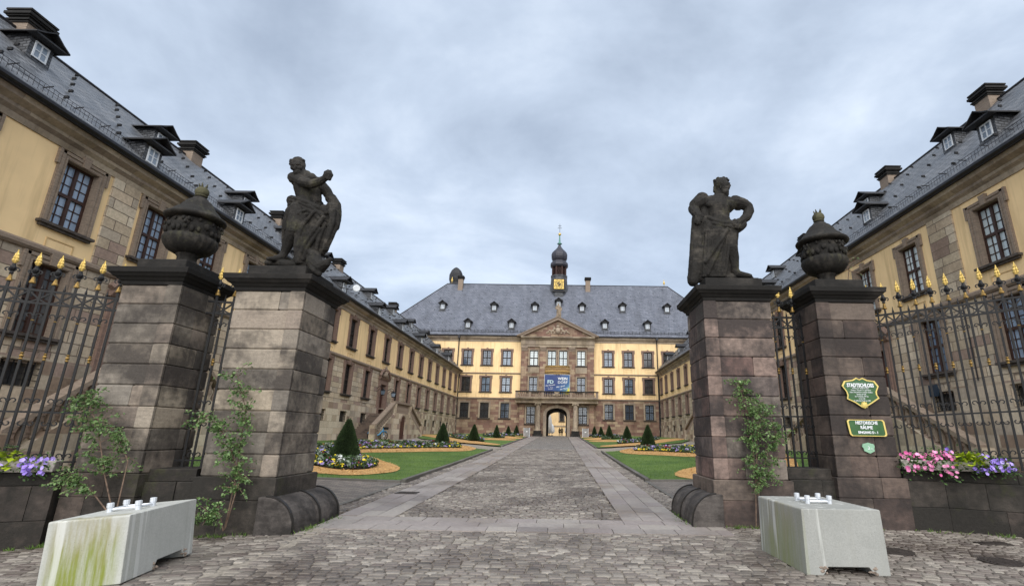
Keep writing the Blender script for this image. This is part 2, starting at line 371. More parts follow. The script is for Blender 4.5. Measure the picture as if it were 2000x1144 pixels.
# ------------------------------------------------------------------ windows, dormers, chimneys (built once, facing -Y, then copied)
def rect_ring(mb, x0, x1, z0, z1, w, y0, y1, tone=0.5):
    mb.box(x0, x0 + w, y0, y1, z0, z1, tone); mb.box(x1 - w, x1, y0, y1, z0, z1, tone)
    mb.box(x0 + w, x1 - w, y0, y1, z1 - w, z1, tone); mb.box(x0 + w, x1 - w, y0, y1, z0, z0 + w, tone)
def window_proto(W, Hh, frame, wood, glass, depth=0.24, fw=0.27, grid=(2, 3), ears=True, sill=True, key=True, grille=False, apron=False, mid=0.5, fr=1.0):
    w = W / 2; y0 = -0.07
    sur = MB()
    for sx in (-1, 1):
        a, b = sorted((sx * w, sx * (w + fw))); sur.box(a, b, y0, 0.02, -0.02, Hh)
        a, b = sorted((sx * (w + fw * .55), sx * (w + fw * .92))); sur.box(a, b, y0 - .035, y0, -0.02, Hh + fw * .92)
        a, b = sorted((sx * (w + .03), sx * (w + fw * .3))); sur.box(a, b, y0 - .018, y0, -0.02, Hh + .03)
        if ears:
            a, b = sorted((sx * (w + fw), sx * (w + fw + .09))); sur.box(a, b, y0 - .033, 0.02, Hh - .28, Hh + fw)
    sur.box(-w - fw, w + fw, y0, 0.02, Hh, Hh + fw)
    sur.box(-w - fw * .92, w + fw * .92, y0 - .035, y0, Hh + fw * .55, Hh + fw * .92)
    sur.box(-w, w, y0 - .018, y0, Hh + .03, Hh + fw * .3)
    if key: sur.hexa([(-.10, y0 - .06, Hh), (.10, y0 - .06, Hh), (.10, 0, Hh), (-.10, 0, Hh), (-.15, y0 - .075, Hh + fw + .13), (.15, y0 - .075, Hh + fw + .13), (.15, 0, Hh + fw + .13), (-.15, 0, Hh + fw + .13)])
    # reveal
    sur.box(-w - .03, -w, 0.02, depth, 0, Hh); sur.box(w, w + .03, 0.02, depth, 0, Hh); sur.box(-w, w, 0.02, depth, Hh, Hh + .03); sur.box(-w, w, 0.02, depth, -.03, 0)
    o = sur.build('window', frame, None)
    if sill:
        s = MB(); s.box(-w - fw - .1, w + fw + .1, -.19, .02, -.11, -.02); s.box(-w - fw - .02, w + fw + .02, -.12, .02, -.2, -.11)
        q = s.build('sill', M['sill'], o, local=True)
    ws = MB(); gy = depth - .05
    rect_ring(ws, -w, w, 0, Hh, .075 * fr, gy - .04, gy + .05)
    ws.box(-.055 * fr, .055 * fr, gy - .06, gy + .05, .075, Hh - .075); zm = Hh * mid
    ws.box(-w + .075, -.055, gy - .055, gy + .05, zm - .055 * fr, zm + .055 * fr); ws.box(.055, w - .075, gy - .055, gy + .05, zm - .055 * fr, zm + .055 * fr)
    mt = .014
    for sx in (-1, 1):
        x0, x1 = sorted((sx * .055, sx * (w - .075)))
        for (za, zb) in ((.075, zm - .055), (zm + .055, Hh - .075)):
            for k in range(1, grid[0]):
                x = x0 + (x1 - x0) * k / grid[0]; ws.box(x - mt, x + mt, gy - .012, gy + .03, za, zb)
            for k in range(1, grid[1]):
                z = za + (zb - za) * k / grid[1]; ws.box(x0, x1, gy - .010, gy + .03, z - mt, z + mt)
    ws.build('sash', wood, o, local=True)
    gl = MB(); gl.box(-w + .03, w - .03, gy + .015, gy + .04, .03, Hh - .03); gl.build('pane', glass, o, local=True)
    if grille:
        gr = MB(); n = 6
        for k in range(1, n): x = -w + W * k / n; gr.box(x - .012, x + .012, -.005, .019, 0, Hh)
        m = int(Hh / .24)
        for k in range(1, m): z = Hh * k / m; gr.box(-w, w, .02, .04, z - .012, z + .012)
        gr.build('grille', M['iron'], o, local=True)
    if apron:
        ap = MB(); rect_ring(ap, -w * .8, w * .8, -.92, -.47, .035, -.022, 0.01); ap.build('apron_panel', apron, o, local=True)
    return o
def basement_proto(W, Hh):
    w = W / 2; s = MB()
    s.box(-w - .03, -w, 0.0, .35, 0, Hh); s.box(w, w + .03, 0.0, .35, 0, Hh); s.box(-w, w, 0.0, .35, Hh, Hh + .03); s.box(-w, w, 0, .35, -.03, 0)
    o = s.build('basement_window', M['plinth_stone'], None)
    gl = MB(); gl.box(-w, w, .3, .33, 0, Hh); gl.build('pane', M['glass_dark'], o, local=True)
    gr = MB()
    for k in range(1, 6): x = -w + W * k / 6; gr.box(x - .013, x + .013, .05, .076, 0, Hh)
    for k in range(1, 4): z = Hh * k / 4; gr.box(-w, w, .078, .098, z - .012, z + .012)
    gr.build('grille', M['iron'], o, local=True)
    return o
def put(proto, used, parent, loc, rz=0.0, sc=None):
    o = proto if not used.get(proto.name) else copy_tree(proto)
    used[proto.name] = True
    o.parent = parent; o.location = loc; o.rotation_euler = (0, 0, rz)
    if sc: o.scale = sc
    return o
def dormer_proto(slope, w=1.05, h=1.25, ov=.28, glass='glass_grey', rise=0.5):
    # front at y=0 facing -Y, base z=0; the roof behind rises with slope, so depth = h/slope
    hw = w / 2; d = h / slope; b = MB()
    zb = -0.35; yb = zb / slope
    b.add([(-hw, 0, 0), (hw, 0, 0), (hw, 0, h), (-hw, 0, h), (-hw, d + .1, h), (hw, d + .1, h), (-hw - .22, yb - .01, zb), (hw + .22, yb - .01, zb), (-hw, .2, -.1), (hw, .2, -.1)],
          [(0, 1, 2, 3), (0, 3, 4, 8), (1, 9, 5, 2), (6, 7, 1, 0), (6, 0, 8), (7, 9, 1)])
    o = b.build('dormer', M['slate_dark'], None, fix=True)
    r = MB(); L = hw + ov; dr = (h + rise) / slope + .5; f = -.5
    t = .07
    prof = [(-L, h - .03), (-L * .55, h + rise * .34), (0, h + rise), (L * .55, h + rise * .34), (L, h - .03)]
    for (x0, z0), (x1, z1) in zip(prof, prof[1:]):
        r.hexa([(x0, f, z0 - t), (x1, f, z1 - t), (x1, dr, z1 - t), (x0, dr, z0 - t), (x0, f, z0), (x1, f, z1), (x1, dr, z1), (x0, dr, z0)])
    r.add([(-L * .9, -.1, h - .1), (L * .9, -.1, h - .1), (L * .5, -.1, h + rise * .3), (0, -.1, h + rise * .9), (-L * .5, -.1, h + rise * .3)], [(0, 1, 2, 3, 4)])
    r.box(-L * .95, L * .95, f + .06, -.02, h - .12, h - .04)
    r.build('dormer_roof', M['slate_black'], o, local=True)
    s = MB(); a, c0, c1 = hw * .62, .22, h - .22
    rect_ring(s, -a, a, c0, c1, .07, -.05, 0.02); s.box(-.03, .03, -.045, .02, c0 + .07, c1 - .07); zm = (c0 + c1) / 2
    s.box(-a + .07, -.03, -.04, .02, zm - .025, zm + .025); s.box(.03, a - .07, -.04, .02, zm - .025, zm + .025)
    s.build('sash', M['white_wood'], o, local=True)
    p = MB(); p.box(-a + .03, a - .03, -.02, -.006, c0 + .03, c1 - .03); p.build('pane', M[glass], o, local=True)
    return o
def chimney_proto(w, d, h, base):
    b = MB(); b.box(-w / 2, w / 2, -d / 2, d / 2, -base, h * .62)
    o = b.build('chimney', M['frame_grey'], None)
    c = MB(); z = h * .62
    for k, (e, t) in enumerate(((.05, .09), (.11, .07), (.04, .11), (.12, .07), (.19, .12), (.10, .09), (.16, .09))):
        c.box(-w / 2 - e, w / 2 + e, -d / 2 - e, d / 2 + e, z, z + t); z += t
    c.build('chimney_cap', M['cap'], o, local=True)
    return o
# ------------------------------------------------------------------ the two wings
BAL = []
def put_balusters(spots, t):
    for q, s in spots:
        if not BAL:
            mb = MB(); mb.lathe([(.085, 0), (.085, .06), (.05, .1), (.11, .3), (.1, .42), (.045, .62), (.08, .72), (.08, .8)], 8); o = mb.build('baluster', M['frame_grey'], t, smooth=True, local=True); BAL.append(o)
        else: o = BAL[0].copy(); COL.objects.link(o)
        o.parent = t; o.location = Vector(q) - parent_world(t); o.scale = (1, 1, s)
def stair_build(P, c, hl, run, zl, zg0, zg1, width, label, flip=1):
    t = thing('stone_staircase', label, 'staircase', P(c, width / 2, (zg0 + zg1) / 2))
    body = MB(); steps = MB(); rail = MB(); bals = []
    fr = .34                                            # thickness of the outer parapet wall
    o1 = width
    for sgn, zg in ((-1, zg0), (1, zg1)):
        n = max(8, int((zl - zg) / .165)); 
        a = c + sgn * hl; b = c + sgn * (hl + run)
        # parapet wall under the stair, sloping
        poly = [(a, zg - .6), (b, zg - .6), (b, zg + .25), (a, zl + .1)]
        body.add([P(s, o1 - fr, z) for s, z in poly] + [P(s, o1, z) for s, z in poly], [(3, 2, 1, 0), (4, 5, 6, 7), (0, 1, 5, 4), (1, 2, 6, 5), (2, 3, 7, 6), (3, 0, 4, 7)])
        body.pbox(P, b - .22, b + .22, o1 - fr - .06, o1 + .06, zg - .6, zg + 1.15)
        for k in range(n):
            s0 = a + (b - a) * k / n; s1 = a + (b - a) * (k + 1) / n; z = zl - (zl - zg) * (k + 1) / n
            steps.pbox(P, *sorted((s0 + sgn * .002, s1 + sgn * .03)), 0.1, o1 - fr - .003, z - .05, z + .02, .6)
            steps.pbox(P, *sorted((s0 + sgn * .004, s1)), 0.1, o1 - fr - .006, zg - .3, z - .05, .4)
        # handrail and balusters
        rail.add([P(a, o1 - fr - .03, zl + .92), P(b, o1 - fr - .03, zg + 1.05), P(b, o1 + .05, zg + 1.05), P(a, o1 + .05, zl + .92), P(a, o1 - fr - .03, zl + 1.1), P(b, o1 - fr - .03, zg + 1.23), P(b, o1 + .05, zg + 1.23), P(a, o1 + .05, zl + 1.1)],
                 [(3, 2, 1, 0), (4, 5, 6, 7), (0, 1, 5, 4), (1, 2, 6, 5), (2, 3, 7, 6), (3, 0, 4, 7)])
        m = int(run / .33)
        for k in range(1, m):
            s = a + (b - a) * k / m; z = zl + .1 + (zg + .25 - zl - .1) * k / m
            q = P(s, o1 - fr / 2, z)
            bals.append((q, 1.0))
    body.pbox(P, c - hl, c + hl, o1 - fr, o1, min(zg0, zg1) - .6, zl + .1)
    steps.pbox(P, c - hl, c + hl, 0.03, o1 - fr - .003, zl - .2, zl + .02)
    for s in (c - hl, c + hl): body.pbox(P, s - .2, s + .2, o1 - fr - .05, o1 + .05, zl - .2, zl + 1.0)
    rail.pbox(P, c - hl - .25, c + hl + .25, o1 - fr - .04, o1 + .06, zl + .93, zl + 1.12)
    m = int(2 * hl / .33)
    for k in range(1, m): bals.append((P(c - hl + 2 * hl * k / m, o1 - fr / 2, zl + .1), 1.05))
    body.build('stair_wall', M['plinth_stone'], t); steps.build('steps', M['step'], t)
    hr = rail.build('balustrade', M['frame_grey'], t)
    put_balusters(bals, t)
    dm = MB(); zz = (zg0 + zg1) / 2; dw = .55; dh = min(2.1, zl - zz - .5)
    pl = [(c - dw, zz - .1), (c + dw, zz - .1)] + [(c + dw * math.cos(k * math.pi / 8), zz + dh + .3 * math.sin(k * math.pi / 8)) for k in range(9)]
    n = len(pl); dm.add([P(s, o1 + .004, z) for s, z in pl] + [P(s, o1 + .03, z) for s, z in pl], [tuple(range(n))[::-1], tuple(range(n, 2 * n))] + [(i, (i + 1) % n, n + (i + 1) % n, n + i) for i in range(n)])
    dm.build('cellar_door', M['door'], t)
    ar = MB(); pr = [(c - dw - .1, zz + dh - .1)] + [(c - (dw + .12) * math.cos(k * math.pi / 8), zz + dh + .06 + .36 * math.sin(k * math.pi / 8)) for k in range(9)] + [(c + dw + .1, zz + dh - .1)]
    ar.tube([P(s, o1 + .03, z) for s, z in pr], .075, 6); ar.build('door_arch', M['frame_grey'], t)
    return t
M['step'] = crust('worn_sandstone_steps', (.16, .12, .095), (.035, .03, .027), 0.45, 1.2, 0.3)
M['door'] = plain('dark_red_brown_door', (.06, .022, .016), 0.55, var=0.3)
def door_part(P, parent, c, zs, w, h):
    d = MB(); d.pbox(P, c - w / 2, c - .02, -.28, -.2, zs, zs + h); d.pbox(P, c + .02, c + w / 2, -.28, -.2, zs, zs + h)
    for a in (-1, 1):
        for (z0, z1) in ((.15, .9), (1.0, h - .2)): d.pbox(P, *sorted((c + a * .1, c + a * (w / 2 - .1))), -.2, -.17, zs + z0, zs + z1)
    dd = d.build('entrance_door', M['door'], parent)
    f = MB()
    for a in (-1, 1):
        f.pbox(P, *sorted((c + a * w / 2, c + a * (w / 2 + .42))), -.28, .12, zs - .05, zs + h)
        f.pbox(P, *sorted((c + a * (w / 2 + .1), c + a * (w / 2 + .3))), .12, .18, zs - .05, zs + h)
    f.pbox(P, c - w / 2 - .42, c + w / 2 + .42, -.28, .13, zs + h, zs + h + .42)
    f.sweep([(0, zs + h + .42), (.2, zs + h + .42), (.34, zs + h + .62), (0, zs + h + .66)], P, c - w / 2 - .55, c + w / 2 + .55)
    # broken segmental pediment with a carved crest
    for a in (-1, 1):
        pts = [P(c + a * (w / 2 + .62) * (1 - .62 * k / 6), .2, zs + h + .72 + .62 * math.sin(k / 6 * math.pi * .5)) for k in range(7)]
        f.tube(pts, [.13] * 6 + [.16], 6); f.tube([pts[-1], tuple(Vector(pts[-1]) + Vector((0, 0, -.18)))], .1, 6)
    f.build('door_surround', M['frame_pink'], parent)
    cr = MB(); 
    cr.ball(P(c, .2, zs + h + .95), (.24, .24, .34), 8, 6); cr.ball(P(c - .28, .18, zs + h + .85), .18); cr.ball(P(c + .28, .18, zs + h + .85), .18)
    cr.ball(P(c, .2, zs + h + 1.42), (.17, .17, .15), 8, 6)
    for a in (-.16, 0, .16): cr.tube([P(c + a, .2, zs + h + 1.45), P(c + a * 1.3, .2, zs + h + 1.75 + (.1 if a == 0 else 0))], [.06, .015], 5)
    cr.build('crest', M['frame_grey'], parent, smooth=True)
def make_wing(P, name_label, ups, los, doors, pil, rot, eave, ridge, ridge_o, glass, frame_near, chim, dorm_lo, dorm_hi, S0=2.0):
    S1 = 84.6
    t = thing('palace_wing', name_label, 'palace wing', P(40, -6, .9))
    uz0, uh, lz0, lh, W = 8.15, 2.32, 4.45, 2.32, 1.22
    zc = eave - .84; zs = 7.2                                  # cornice underside, string course
    holes_u = [(y - W / 2, y + W / 2, uz0, uz0 + uh) for y in ups]
    holes_l = [(y - W / 2, y + W / 2, lz0, lz0 + lh) for y in los] + [(d - .8, d + .8, 3.2, 5.95) for d in doors]
    bz = lambda y: 2.32 if y > 26 else 2.82
    holes_b = [(y - .65, y + .65, bz(y), bz(y) + .78) for y in los if y < 82 and not any(abs(y - d) < 3 for d in doors if d > 30)]
    up = MB(); wallgrid(up, P, S0, S1, zs, zc, holes_u); up.build('plaster_wall', M['yellow'], t)
    lo = MB(); wallgrid(lo, P, S0, S1, 3.75, zs, holes_l)
    # chamfered rustication joints
    lo.build('ashlar_wall', M['wing_stone'], t)
    bs = MB(); wallgrid(bs, P, S0, S1, -1.0, 3.75, holes_b + [(d - .8, d + .8, 3.2, 5.95) for d in doors], 0.09)
    bs.pbox(P, S0, S1, -.2, 0.088, 3.65, 3.75); bs.build('plinth_wall', M['plinth_stone'], t)
    cs = MB(); cs.sweep([(-.2, 7.08), (.07, 7.08), (.13, 7.16), (.13, 7.26), (.05, 7.34), (-.2, 7.34)], P, S0, S1); cs.build('string_course', M['frame_grey'], t)
    cn = MB(); cn.sweep([(-.3, zc - .0), (.05, zc), (.08, zc + .2), (.2, zc + .32), (.22, zc + .42), (.42, zc + .56), (.48, zc + .74), (-.3, zc + .78)], P, S0, S1); cn.build('cornice', M['trim'], t)
    gt = MB(); gt.tube([P(S0, .58, eave + .02), P(S1, .58, eave + .02)], .12, 8); gt.sweep([(.44, zc + .72), (.60, zc + .72), (.60, eave - .02), (.44, eave)], P, S0, S1); gt.build('gutter', M['gutter'], t)
    if pil:
        pm = MB()
        for a, b in pil: pm.pbox(P, a, b, -.05, .07, zs + .14, zc)
        pm.build('pilaster_strip', M['wing_stone'], t)
    # roof: two slopes
    rf = MB(); n = 40
    def rz(o): return eave + (ridge - eave) * ((.62 - o) / (.62 - ridge_o)) ** 0.97
    os_ = [.66, .2, -1, -2.5, -4.2, ridge_o]
    for (a, b) in zip(os_, os_[1:]):
        rf.quad(P(S0, a, rz(min(a, .62))), P(S1, a, rz(min(a, .62))), P(S1, b, rz(b)), P(S0, b, rz(b)))
    bo = 2 * ridge_o - .6
    rf.quad(P(S0, ridge_o, ridge), P(S1, ridge_o, ridge), P(S1, bo, eave), P(S0, bo, eave))
    rf.build('roof', M['slate_wing'], t, fix=False)
    bk = MB(); bk.quad(P(S0, bo + .5, -1), P(S1, bo + .5, -1), P(S1, bo + .5, eave), P(S0, bo + .5, eave)); bk.add([P(S0, 0, -1), P(S0, bo + .5, -1), P(S0, bo + .5, eave), P(S0, ridge_o, ridge - .1), P(S0, 0, eave)], [(0, 1, 2, 3, 4)]); bk.build('rear_wall', M['yellow'], t)
    rd = MB(); rd.tube([P(S0, ridge_o, ridge + .02), P(S1 + 4, ridge_o, ridge + .02)], .09, 6); rd.build('ridge_cap', M['gutter'], t)
    sg = MB()
    for zz in (.3, .44): sg.tube([P(S0, .12, rz(.12) + zz - .12), P(S1, .12, rz(.12) + zz - .12)], .009, 4)
    y = S0
    while y < 84:
        if y < 40: sg.pbox(P, y - .004, y + .004, .117, .127, rz(.12) + .0, rz(.12) + .32)
        y += .16 if y < 40 else .5
    y = S0
    while y < 84: sg.tube([P(y, .12, rz(.12) + .4), P(y + .02, -.25, rz(-.25) + .02)], .02, 4); y += 1.1
    sg.build('snow_guard', M['gutter'], t, fix=False)['kind'] = 'stuff'
    hk = MB()                                             # roof hooks
    for i, o in enumerate((-.7, -1.9, -3.2, -4.5, -5.7)):
        y = S0 + (i % 2) * 1.1
        while y < 84: hk.pbox(P, y - .03, y + .03, o, o + .16, rz(o) + .0, rz(o) + .10); y += 2.2
    hk.build('roof_hook', M['iron'], t)['kind'] = 'stuff'
    # windows
    used = {}
    wn = window_proto(W, uh, M[frame_near], M['wood'], M[glass[0]], apron=M['yellow_trim'])
    wf = window_proto(W, uh, M['frame_pink'], M['wood_dark'], M[glass[1]], apron=M['yellow_trim'], grid=(2, 3))
    wn2 = window_proto(W, lh, M[frame_near], M['wood'], M['glass_dark' if glass[0] == 'glass' else 'glass'], apron=M['frame_grey'])
    wf2 = window_proto(W, lh, M['frame_pink'], M['wood_dark'], M['glass_dark'], apron=M['frame_grey'])
    wb = basement_proto(1.3, .78)
    base = parent_world(t)
    for y in ups: put(wn if y < 31 else wf, used, t, Vector(P(y, 0, uz0)) - base, rot)
    for y in los: put(wn2 if y < 31 else wf2, used, t, Vector(P(y, 0, lz0)) - base, rot)
    for h in holes_b: put(wb, used, t, Vector(P((h[0] + h[1]) / 2, .09, h[2])) - base, rot)
    for d in doors: door_part(P, t, d, 3.2, 1.6, 2.75)
    # dormers
    sl = (ridge - eave) / (.62 - ridge_o)
    dp = dormer_proto(sl)
    for rows in (dorm_lo, dorm_hi):
        for (y, o) in rows: put(dp, used, t, Vector(P(y, o, rz(o) - (.2 if o > 0 else .05))) - base, rot, (.82, .82, .82))
    cp = chimney_proto(.9, .8, 1.25, 2.2)
    for y in chim: put(cp, used, t, Vector(P(y, ridge_o + .1, ridge - .5)) - base, rot)
    return t
PL = lambda s, o, z: (-17.2 + o, s, z)
PR = lambda s, o, z: (16.48 - o, s, z)
M['yellow_trim'] = plaster('ochre_apron_moulding', (.58, .41, .21))
upsL = [5.2, 8.7, 12.2, 15.9, 19.4, 22.8, 26.3, 29.8, 33.2, 36.6] + [40.4 + 4.17 * k for k in range(11)]
losL = [5.2, 8.7, 12.2, 15.8, 23.0, 26.3, 29.8, 33.2, 36.6, 40.4, 44.55] + [52.9 + 4.17 * k for k in range(8)]
wingL = make_wing(PL, 'long ochre palace wing whose near window panes are coloured sky blue', upsL, losL, [19.4, 48.7], [(17.1, 18.32)], R(90), 11.62, 18.05, -6.5, ('glass', 'glass_dark'), 'frame_grey',
                  [17.9, 28.0, 38.2, 49.7, 67.7], [(y, .15) for y in (10.6, 18.3, 24.1, 31, 37.4, 45.4, 52.6, 60.2, 67.9, 75.5)], [(y, -2.9) for y in (15.8, 21.8, 28.8, 34.4, 40.0, 50.8, 58, 65.5, 73)])
upsR = [6, 10, 14, 17.85, 22.4, 26.0, 29.7, 33.4, 37.2, 41.2, 45.3, 49.5, 53.7, 57.9, 62.0, 66.2, 70.4, 74.6, 78.8, 82.6]
losR = [6, 10, 14, 17.85, 21.9] + upsR[6:11] + upsR[13:]
wingR = make_wing(PR, 'ochre palace wing with white curtains behind its near windows', upsR, losR, [26.0, 51.6], [(19.5, 20.95)], R(-90), 11.85, 19.1, -6.6, ('glass_curtain', 'glass_dark'), 'frame_grey',
                  [23.3, 31.8, 44, 57.8, 70.0], [(y, -.8) for y in (11, 17.9, 26.2, 33.5, 41.2, 49, 57, 65, 73, 81)], [(y, -3.4) for y in (22.8, 30.0, 37.2, 44.9, 52.6, 60.3, 68, 76)])
stair_build(PL, 48.2, 2.3, 4.6, 3.15, H(-15, 42), H(-15, 54), 2.4, 'double flight staircase with a balustrade beside the parked blue bicycle')
stair_build(PL, 19.4, 1.7, 3.9, 3.15, .25, .4, 2.2, 'stone staircase behind the iron fence below the sky blue windows')
stair_build(PR, 51.6, 2.3, 4.6, 3.15, H(14, 45), H(14, 58), 2.4, 'distant stone staircase half hidden behind the pier without signs')
stair_build(PR, 25.4, 1.9, 5.6, 3.15, .25, .5, 2.2, 'stone staircase behind the iron fence beside the green-signed pier')
def downpipe(P, s, o, z0, z1, label, r=.07):
    m = MB(); m.tube([P(s, o + .45, z1), P(s, o + .3, z1 - .35), P(s, o + .1, z1 - .9), P(s, o + .1, z0)] if r > .05 else [P(s, .05, z1), P(s, .05, z0)], r, 8)
    z = z0 + .8
    while z < z1 - 1: m.lathe([(r * 1.3, 0), (r * 1.3, .05)], 8, P(s, o + (.1 if r > .05 else .05), z)); z += 2.4
    m.build('downpipe', M['gutter'], label, smooth=False)
downpipe(PL, 84.2, 0, 1.0, 11.6, wingL); downpipe(PR, 84.2, 0, 1.0, 11.8, wingR); downpipe(PR, 19.9, 0, 3.9, 7.1, wingR, .03)
# wall lanterns beside the far door of the left wing
def lantern(P, s, label):
    t = thing('wall_lantern', label, 'lantern', P(s, .02, 5.4), 0, 'wall lanterns beside the wing door')
    m = MB(); m.tube([P(s, 0, 5.5), P(s, .35, 5.75), P(s, .6, 5.6), P(s, .6, 5.45)], .025, 5); m.tube([P(s, 0, 5.2), P(s, .3, 5.45), P(s, .35, 5.72)], .02, 5); m.build('bracket', M['iron'], t)
    c = Vector(P(s, .6, 4.85)); f = MB()
    f.lathe([(.13, 0), (.15, .03), (.22, .42), (.25, .45), (.08, .58), (.03, .62)], 6, c); f.build('lamp_frame', M['iron'], t)
    gp = MB(); gp.lathe([(.155, .06), (.226, .40)], 6, c); gp.build('lamp_glass', M['glass_grey'], t)
lantern(PL, 47.25, 'iron wall lantern on the near side of the carved wing door')
lantern(PL, 50.25, 'iron wall lantern on the far side of the carved wing door')
# floodlight on the roof edge
fl = thing('floodlight', 'white round floodlight on a bracket at the slate roof edge', 'floodlight', at(690, 563, 44))
c = Vector(at(690, 563, 36.5)); fl.location = c
m = MB(); m.tube([c + Vector((-1.1, 0, .1)), c + Vector((-.1, 0, -.12)), c + Vector((.05, 0, 0))], .03, 5); m.tube([c + Vector((-.5, 0, .0)), c + Vector((-.5, 0, -1.0))], .03, 5); m.build('bracket', M['iron'], fl)
m = MB(); m.lathe([(.06, -.25), (.2, -.2), (.27, 0), (.24, .02)], 12); o = m.build('lamp_housing', M['white_wood'], fl, local=True); o.rotation_euler = (R(90), 0, R(25)); o.location = (.25, 0, .02)
# blue plaque on the right wing
m = MB(); m.prism([(-.28, -.25), (.26, -.25), (.32, 0), (.26, .25), (-.28, .25)], 0, .03, P=lambda x, y, z: PR(22.3 - x, .1 + z, 3.7 + y)); tag(m.build('wall_plaque', plain('dark_blue_plaque', (.02, .035, .055), .4)), 'dark blue plaque on the stone wall behind the iron fence', 'plaque')
# ------------------------------------------------------------------ the main palace closing the court
CX = -0.62; YF = 85.0
PM = lambda s, o, z: (CX + s, YF - o, z)
pal = thing('palace_building', 'three storey palace with clock turret and pediment closing the courtyard', 'palace', (CX, 92, 1.3))
ZG, ZS1, ZS2, ZC = 0.6, 7.25, 11.4, 16.85
hw3 = (12.78, 15.28); hw2 = (8.32, 10.75); hw1 = (4.06, 6.5)
XS = [8.65, 12.05, 15.4, 18.75]
sx = sorted([-x for x in XS] + XS)
W2 = 1.45
holes3 = [(x - W2 / 2, x + W2 / 2) + hw3 for x in sx]; holes2 = [(x - W2 / 2, x + W2 / 2) + hw2 for x in sx[1:-1]]; holes1 = [(x - W2 / 2, x + W2 / 2) + hw1 for x in sx[1:-1]]
X0, X1 = -31.6, 31.6
RS = 6.2                                                # half width of the centre block
for side in (-1, 1):
    a, b = (X0, -RS) if side < 0 else (RS, X1)
    m = MB(); wallgrid(m, PM, a, b, ZS1, ZC, [h for h in holes3 + holes2 if a < h[0] < b]); m.build('plaster_wall', M['yellow'], pal)
    m = MB(); wallgrid(m, PM, a, b, ZG, ZS1, [h for h in holes1 if a < h[0] < b]); m.pbox(PM, a, b, 0, .1, ZG, 2.0); m.build('ashlar_wall', M['palace_stone'], pal)
    m = MB(); m.sweep([(-.1, ZS1 - .14), (.08, ZS1 - .14), (.16, ZS1), (.16, ZS1 + .1), (-.1, ZS1 + .16)], PM, a, b); m.sweep([(-.1, ZS2 - .12), (.08, ZS2 - .12), (.14, ZS2), (.14, ZS2 + .1), (-.1, ZS2 + .14)], PM, a, b); m.build('string_course', M['frame_grey'], pal)
    m = MB(); m.sweep([(-.3, ZC - .05), (.05, ZC - .05), (.1, ZC + .25), (.3, ZC + .4), (.45, ZC + .62), (.5, ZC + .8), (-.3, ZC + .8)], PM, a, b); m.build('cornice', M['trim'], pal)
    m = MB(); m.tube([PM(a, .62, 17.78), PM(b, .62, 17.78)], .11, 6); m.build('gutter', M['gutter'], pal)
# centre block in stone
O = .5
PC = lambda s, o, z: PM(s, o + O, z)
WC = 1.42
hc = [(x - WC / 2, x + WC / 2, 12.75, 15.3) for x in (-4.02, -.97, .97, 4.02)] + [(x - WC / 2, x + WC / 2, 8.35, 10.8) for x in (-4.02, -1.0, 1.0, 4.02)] + [(x - .72, x + .72, 3.25, 6.0) for x in (-4.3, 4.3)]
DW, DT, DS = 1.7, 5.8, 4.55
portal = (-DW, DW, ZG, DT)
m = MB(); wallgrid(m, PC, -RS, RS, ZG, ZC + .7, hc + [portal])
def arch_pts(w, zs, zt, n=14): return [(w * -math.cos(math.pi * k / n), zs + (zt - zs) * math.sin(math.pi * k / n) ** .8) for k in range(n + 1)]
AP = arch_pts(DW, DS, DT)
def spandrel(mb, P, AP, w, zt):
    for (s0, z0), (s1, z1) in zip(AP, AP[1:]): mb.quad(P(s0, 0, z0), P(s1, 0, z1), P(s1, 0, zt), P(s0, 0, zt))
spandrel(m, PC, AP, DW, DT)
for a in (-1, 1): m.quad(PC(a * RS, 0, ZG), PC(a * RS, -O, ZG), PC(a * RS, -O, ZC + .7), PC(a * RS, 0, ZC + .7))
m.build('centre_block_wall', M['palace_stone'], pal)
m = MB(); prof = [(-DW, ZG)] + AP + [(DW, ZG)]
for (s0, z0), (s1, z1) in zip(prof, prof[1:]): m.quad(PC(s0, 0, z0), PC(s1, 0, z1), PC(s1, -16.6, z1), PC(s0, -16.6, z0))
m.build('gate_passage', plain('dark_passage_plaster', (.06, .052, .045), 0.9), pal, fix=False)  # passage walls and vault in one dark tone
# pilasters, entablature, pediment
m = MB()
for x in (-5.65, -2.45, 2.45, 5.65):
    m.pbox(PC, x - .52, x + .52, 0, .14, 7.4, 15.2); m.pbox(PC, x - .62, x + .62, 0, .2, 7.4, 7.9)
m.build('pilaster', M['palace_stone'], pal)
m = MB()
for x in (-5.65, -2.45, 2.45, 5.65):
    m.sweep([(0, 15.2), (.2, 15.2), (.17, 15.32), (.3, 15.75), (.3, 15.9), (0, 15.9)], PC, x - .56, x + .56)
    for q in (-.45, -.15, .15, .45): m.ball(PC(x + q, .22, 15.45), .11, 6, 5); m.ball(PC(x + q, .28, 15.7), .1, 6, 5)
m.build('capital', M['frame_grey'], pal)
m = MB()
m.sweep([(0, 15.9), (.28, 15.9), (.28, 16.2), (.4, 16.3), (.4, 16.36), (.22, 16.4), (.22, 17.0), (.36, 17.1), (.5, 17.25), (.8, 17.4), (.85, 17.62), (0, 17.62)], PC, -RS - .1, RS + .1)
m.build('entablature', M['trim'], pal)
m = MB(); PH = 21.0; PWd = 6.95
def PPd(x, y, z): return PC(x, z, y)
m.prism([(-6.1, 17.62), (6.1, 17.62), (0, 20.6)], -.2, .3, P=PPd); m.build('tympanum', M['palace_stone'], pal)
m = MB()
for a in (-1, 1):
    m.prism([(a * PWd, 17.62), (a * (PWd - .9), 17.62), (0, PH - .5), (0, PH)], -.3, .85, P=PPd)
    m.prism([(a * (PWd + .1), 17.7), (a * (PWd - .15), 17.62), (0, PH), (0, PH + .12)], -.4, 1.0, P=PPd)
